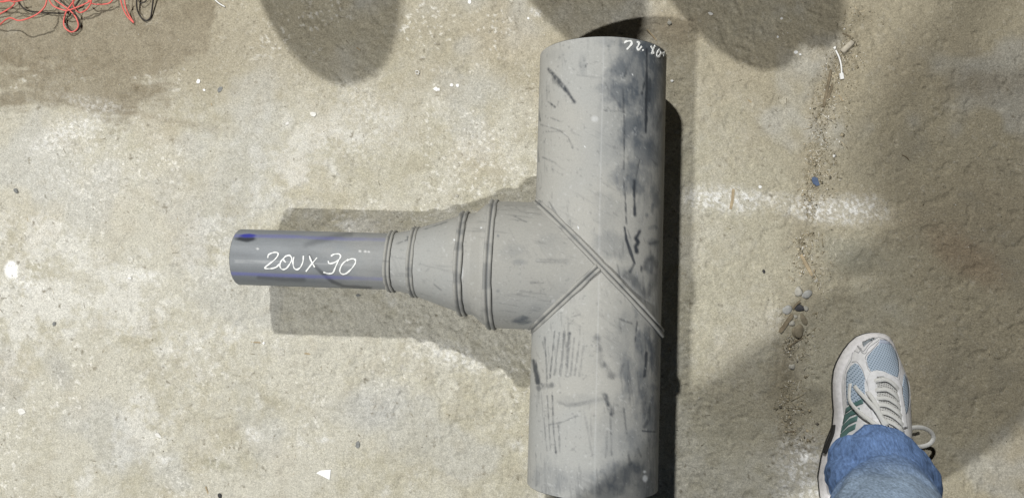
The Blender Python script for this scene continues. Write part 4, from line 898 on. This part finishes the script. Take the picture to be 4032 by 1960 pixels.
# face: nose, ears, eyes, mouth (looking down at the phone)
def blob(name, p, r, m):
    bm = bmesh.new(); bmesh.ops.create_uvsphere(bm, u_segments=14, v_segments=10, radius=1)
    for q in bm.verts: q.co = Vector(p) + Vector((q.co.x * r[0], q.co.y * r[1], q.co.z * r[2])) + PINV
    me = bpy.data.meshes.new(name); bm.to_mesh(me); bm.free(); me.materials.append(m)
    for f in me.polygons: f.use_smooth = True
    o = bpy.data.objects.new(name, me); COL.objects.link(o); o.parent = person
blob('nose', (-0.12, -0.115, 1.645), (.014, .022, .024), M_skin); blob('mouth', (-0.12, -0.14, 1.600), (.024, .010, .007), simple('lips', (0.45, 0.2, 0.17), 0.5, 0.3, 0.05))
M_eye = simple('eye', (0.6, 0.6, 0.58), 0.2, 0.5, 0.02)
for sx in (-1, 1):
    blob('eye', (-0.12 + sx * 0.032, -0.132, 1.672), (.013, .008, .008), M_eye); blob('ear', (-0.12 + sx * 0.082, -0.225, 1.655), (.010, .020, .030), M_skin)
# the other shoe, outside the picture, shares the first one's parts
sh2 = empty('shoe', (-0.69, -0.34, 0)); sh2.parent = person
for ch in [c for c in shoe.children if c.name.split('.')[0] in ('outsole', 'midsole', 'upper', 'tongue', 'eyestay', 'mesh_panel', 'stripe')]:
    q = ch.copy(); COL.objects.link(q); q.parent = sh2

# ------------------------------------------------------------------ made-up casters added beyond the top edge to stop the far bulb's light
M_caster = simple('grey_caster', (0.33, 0.31, 0.27), 0.9, 0.1, 0.2, 14, 0.4, 60)
def shade_caster(x, y, r, h, label, seed, ry=None, sq=2.6):
    nT, nZ = 48, 40; th = np.linspace(0, 2 * math.pi, nT, endpoint=False); k = np.linspace(0, 1, nZ)
    T, K = np.meshgrid(th, k); prof = np.where(K < 0.12, 0.8 + 0.2 * np.sqrt(np.clip(K / 0.12, 0, 1)), (1 - np.clip((K - 0.12) / 0.88, 0, 1) ** sq) ** 0.55)
    wob = 1 + 0.30 * (fbm(np.cos(T) * 0.3 + 9, np.sin(T) * 0.3 + K * 0.8 + seed, 0.2, 95 + seed, 3) - 0.5)
    P = np.stack([np.cos(T) * r * prof * wob, np.sin(T) * (ry or r) * prof * wob, K * h], -1)
    o = mesh_np('shade_caster', P.reshape(-1, 3), grid_faces(nZ, nT, True), M_caster); o.location = (x, y, -0.001); tag(o, label, 'shade_caster', 'shade casters added beyond the frame')
shade_caster(-0.455, 0.705, 0.125, 0.50, 'tall grey shade caster added outside the upper edge, left of the pipe end', 1)
shade_caster(-0.045, 0.72, 0.098, 0.50, 'grey shade caster added outside the upper edge, directly above the pipe end', 2)
shade_caster(0.185, 0.70, 0.098, 0.50, 'grey shade caster added outside the upper edge, right of the pipe end', 3)
shade_caster(0.265, 0.715, 0.095, 0.47, 'grey shade caster added outside the upper edge, furthest right of all', 4)
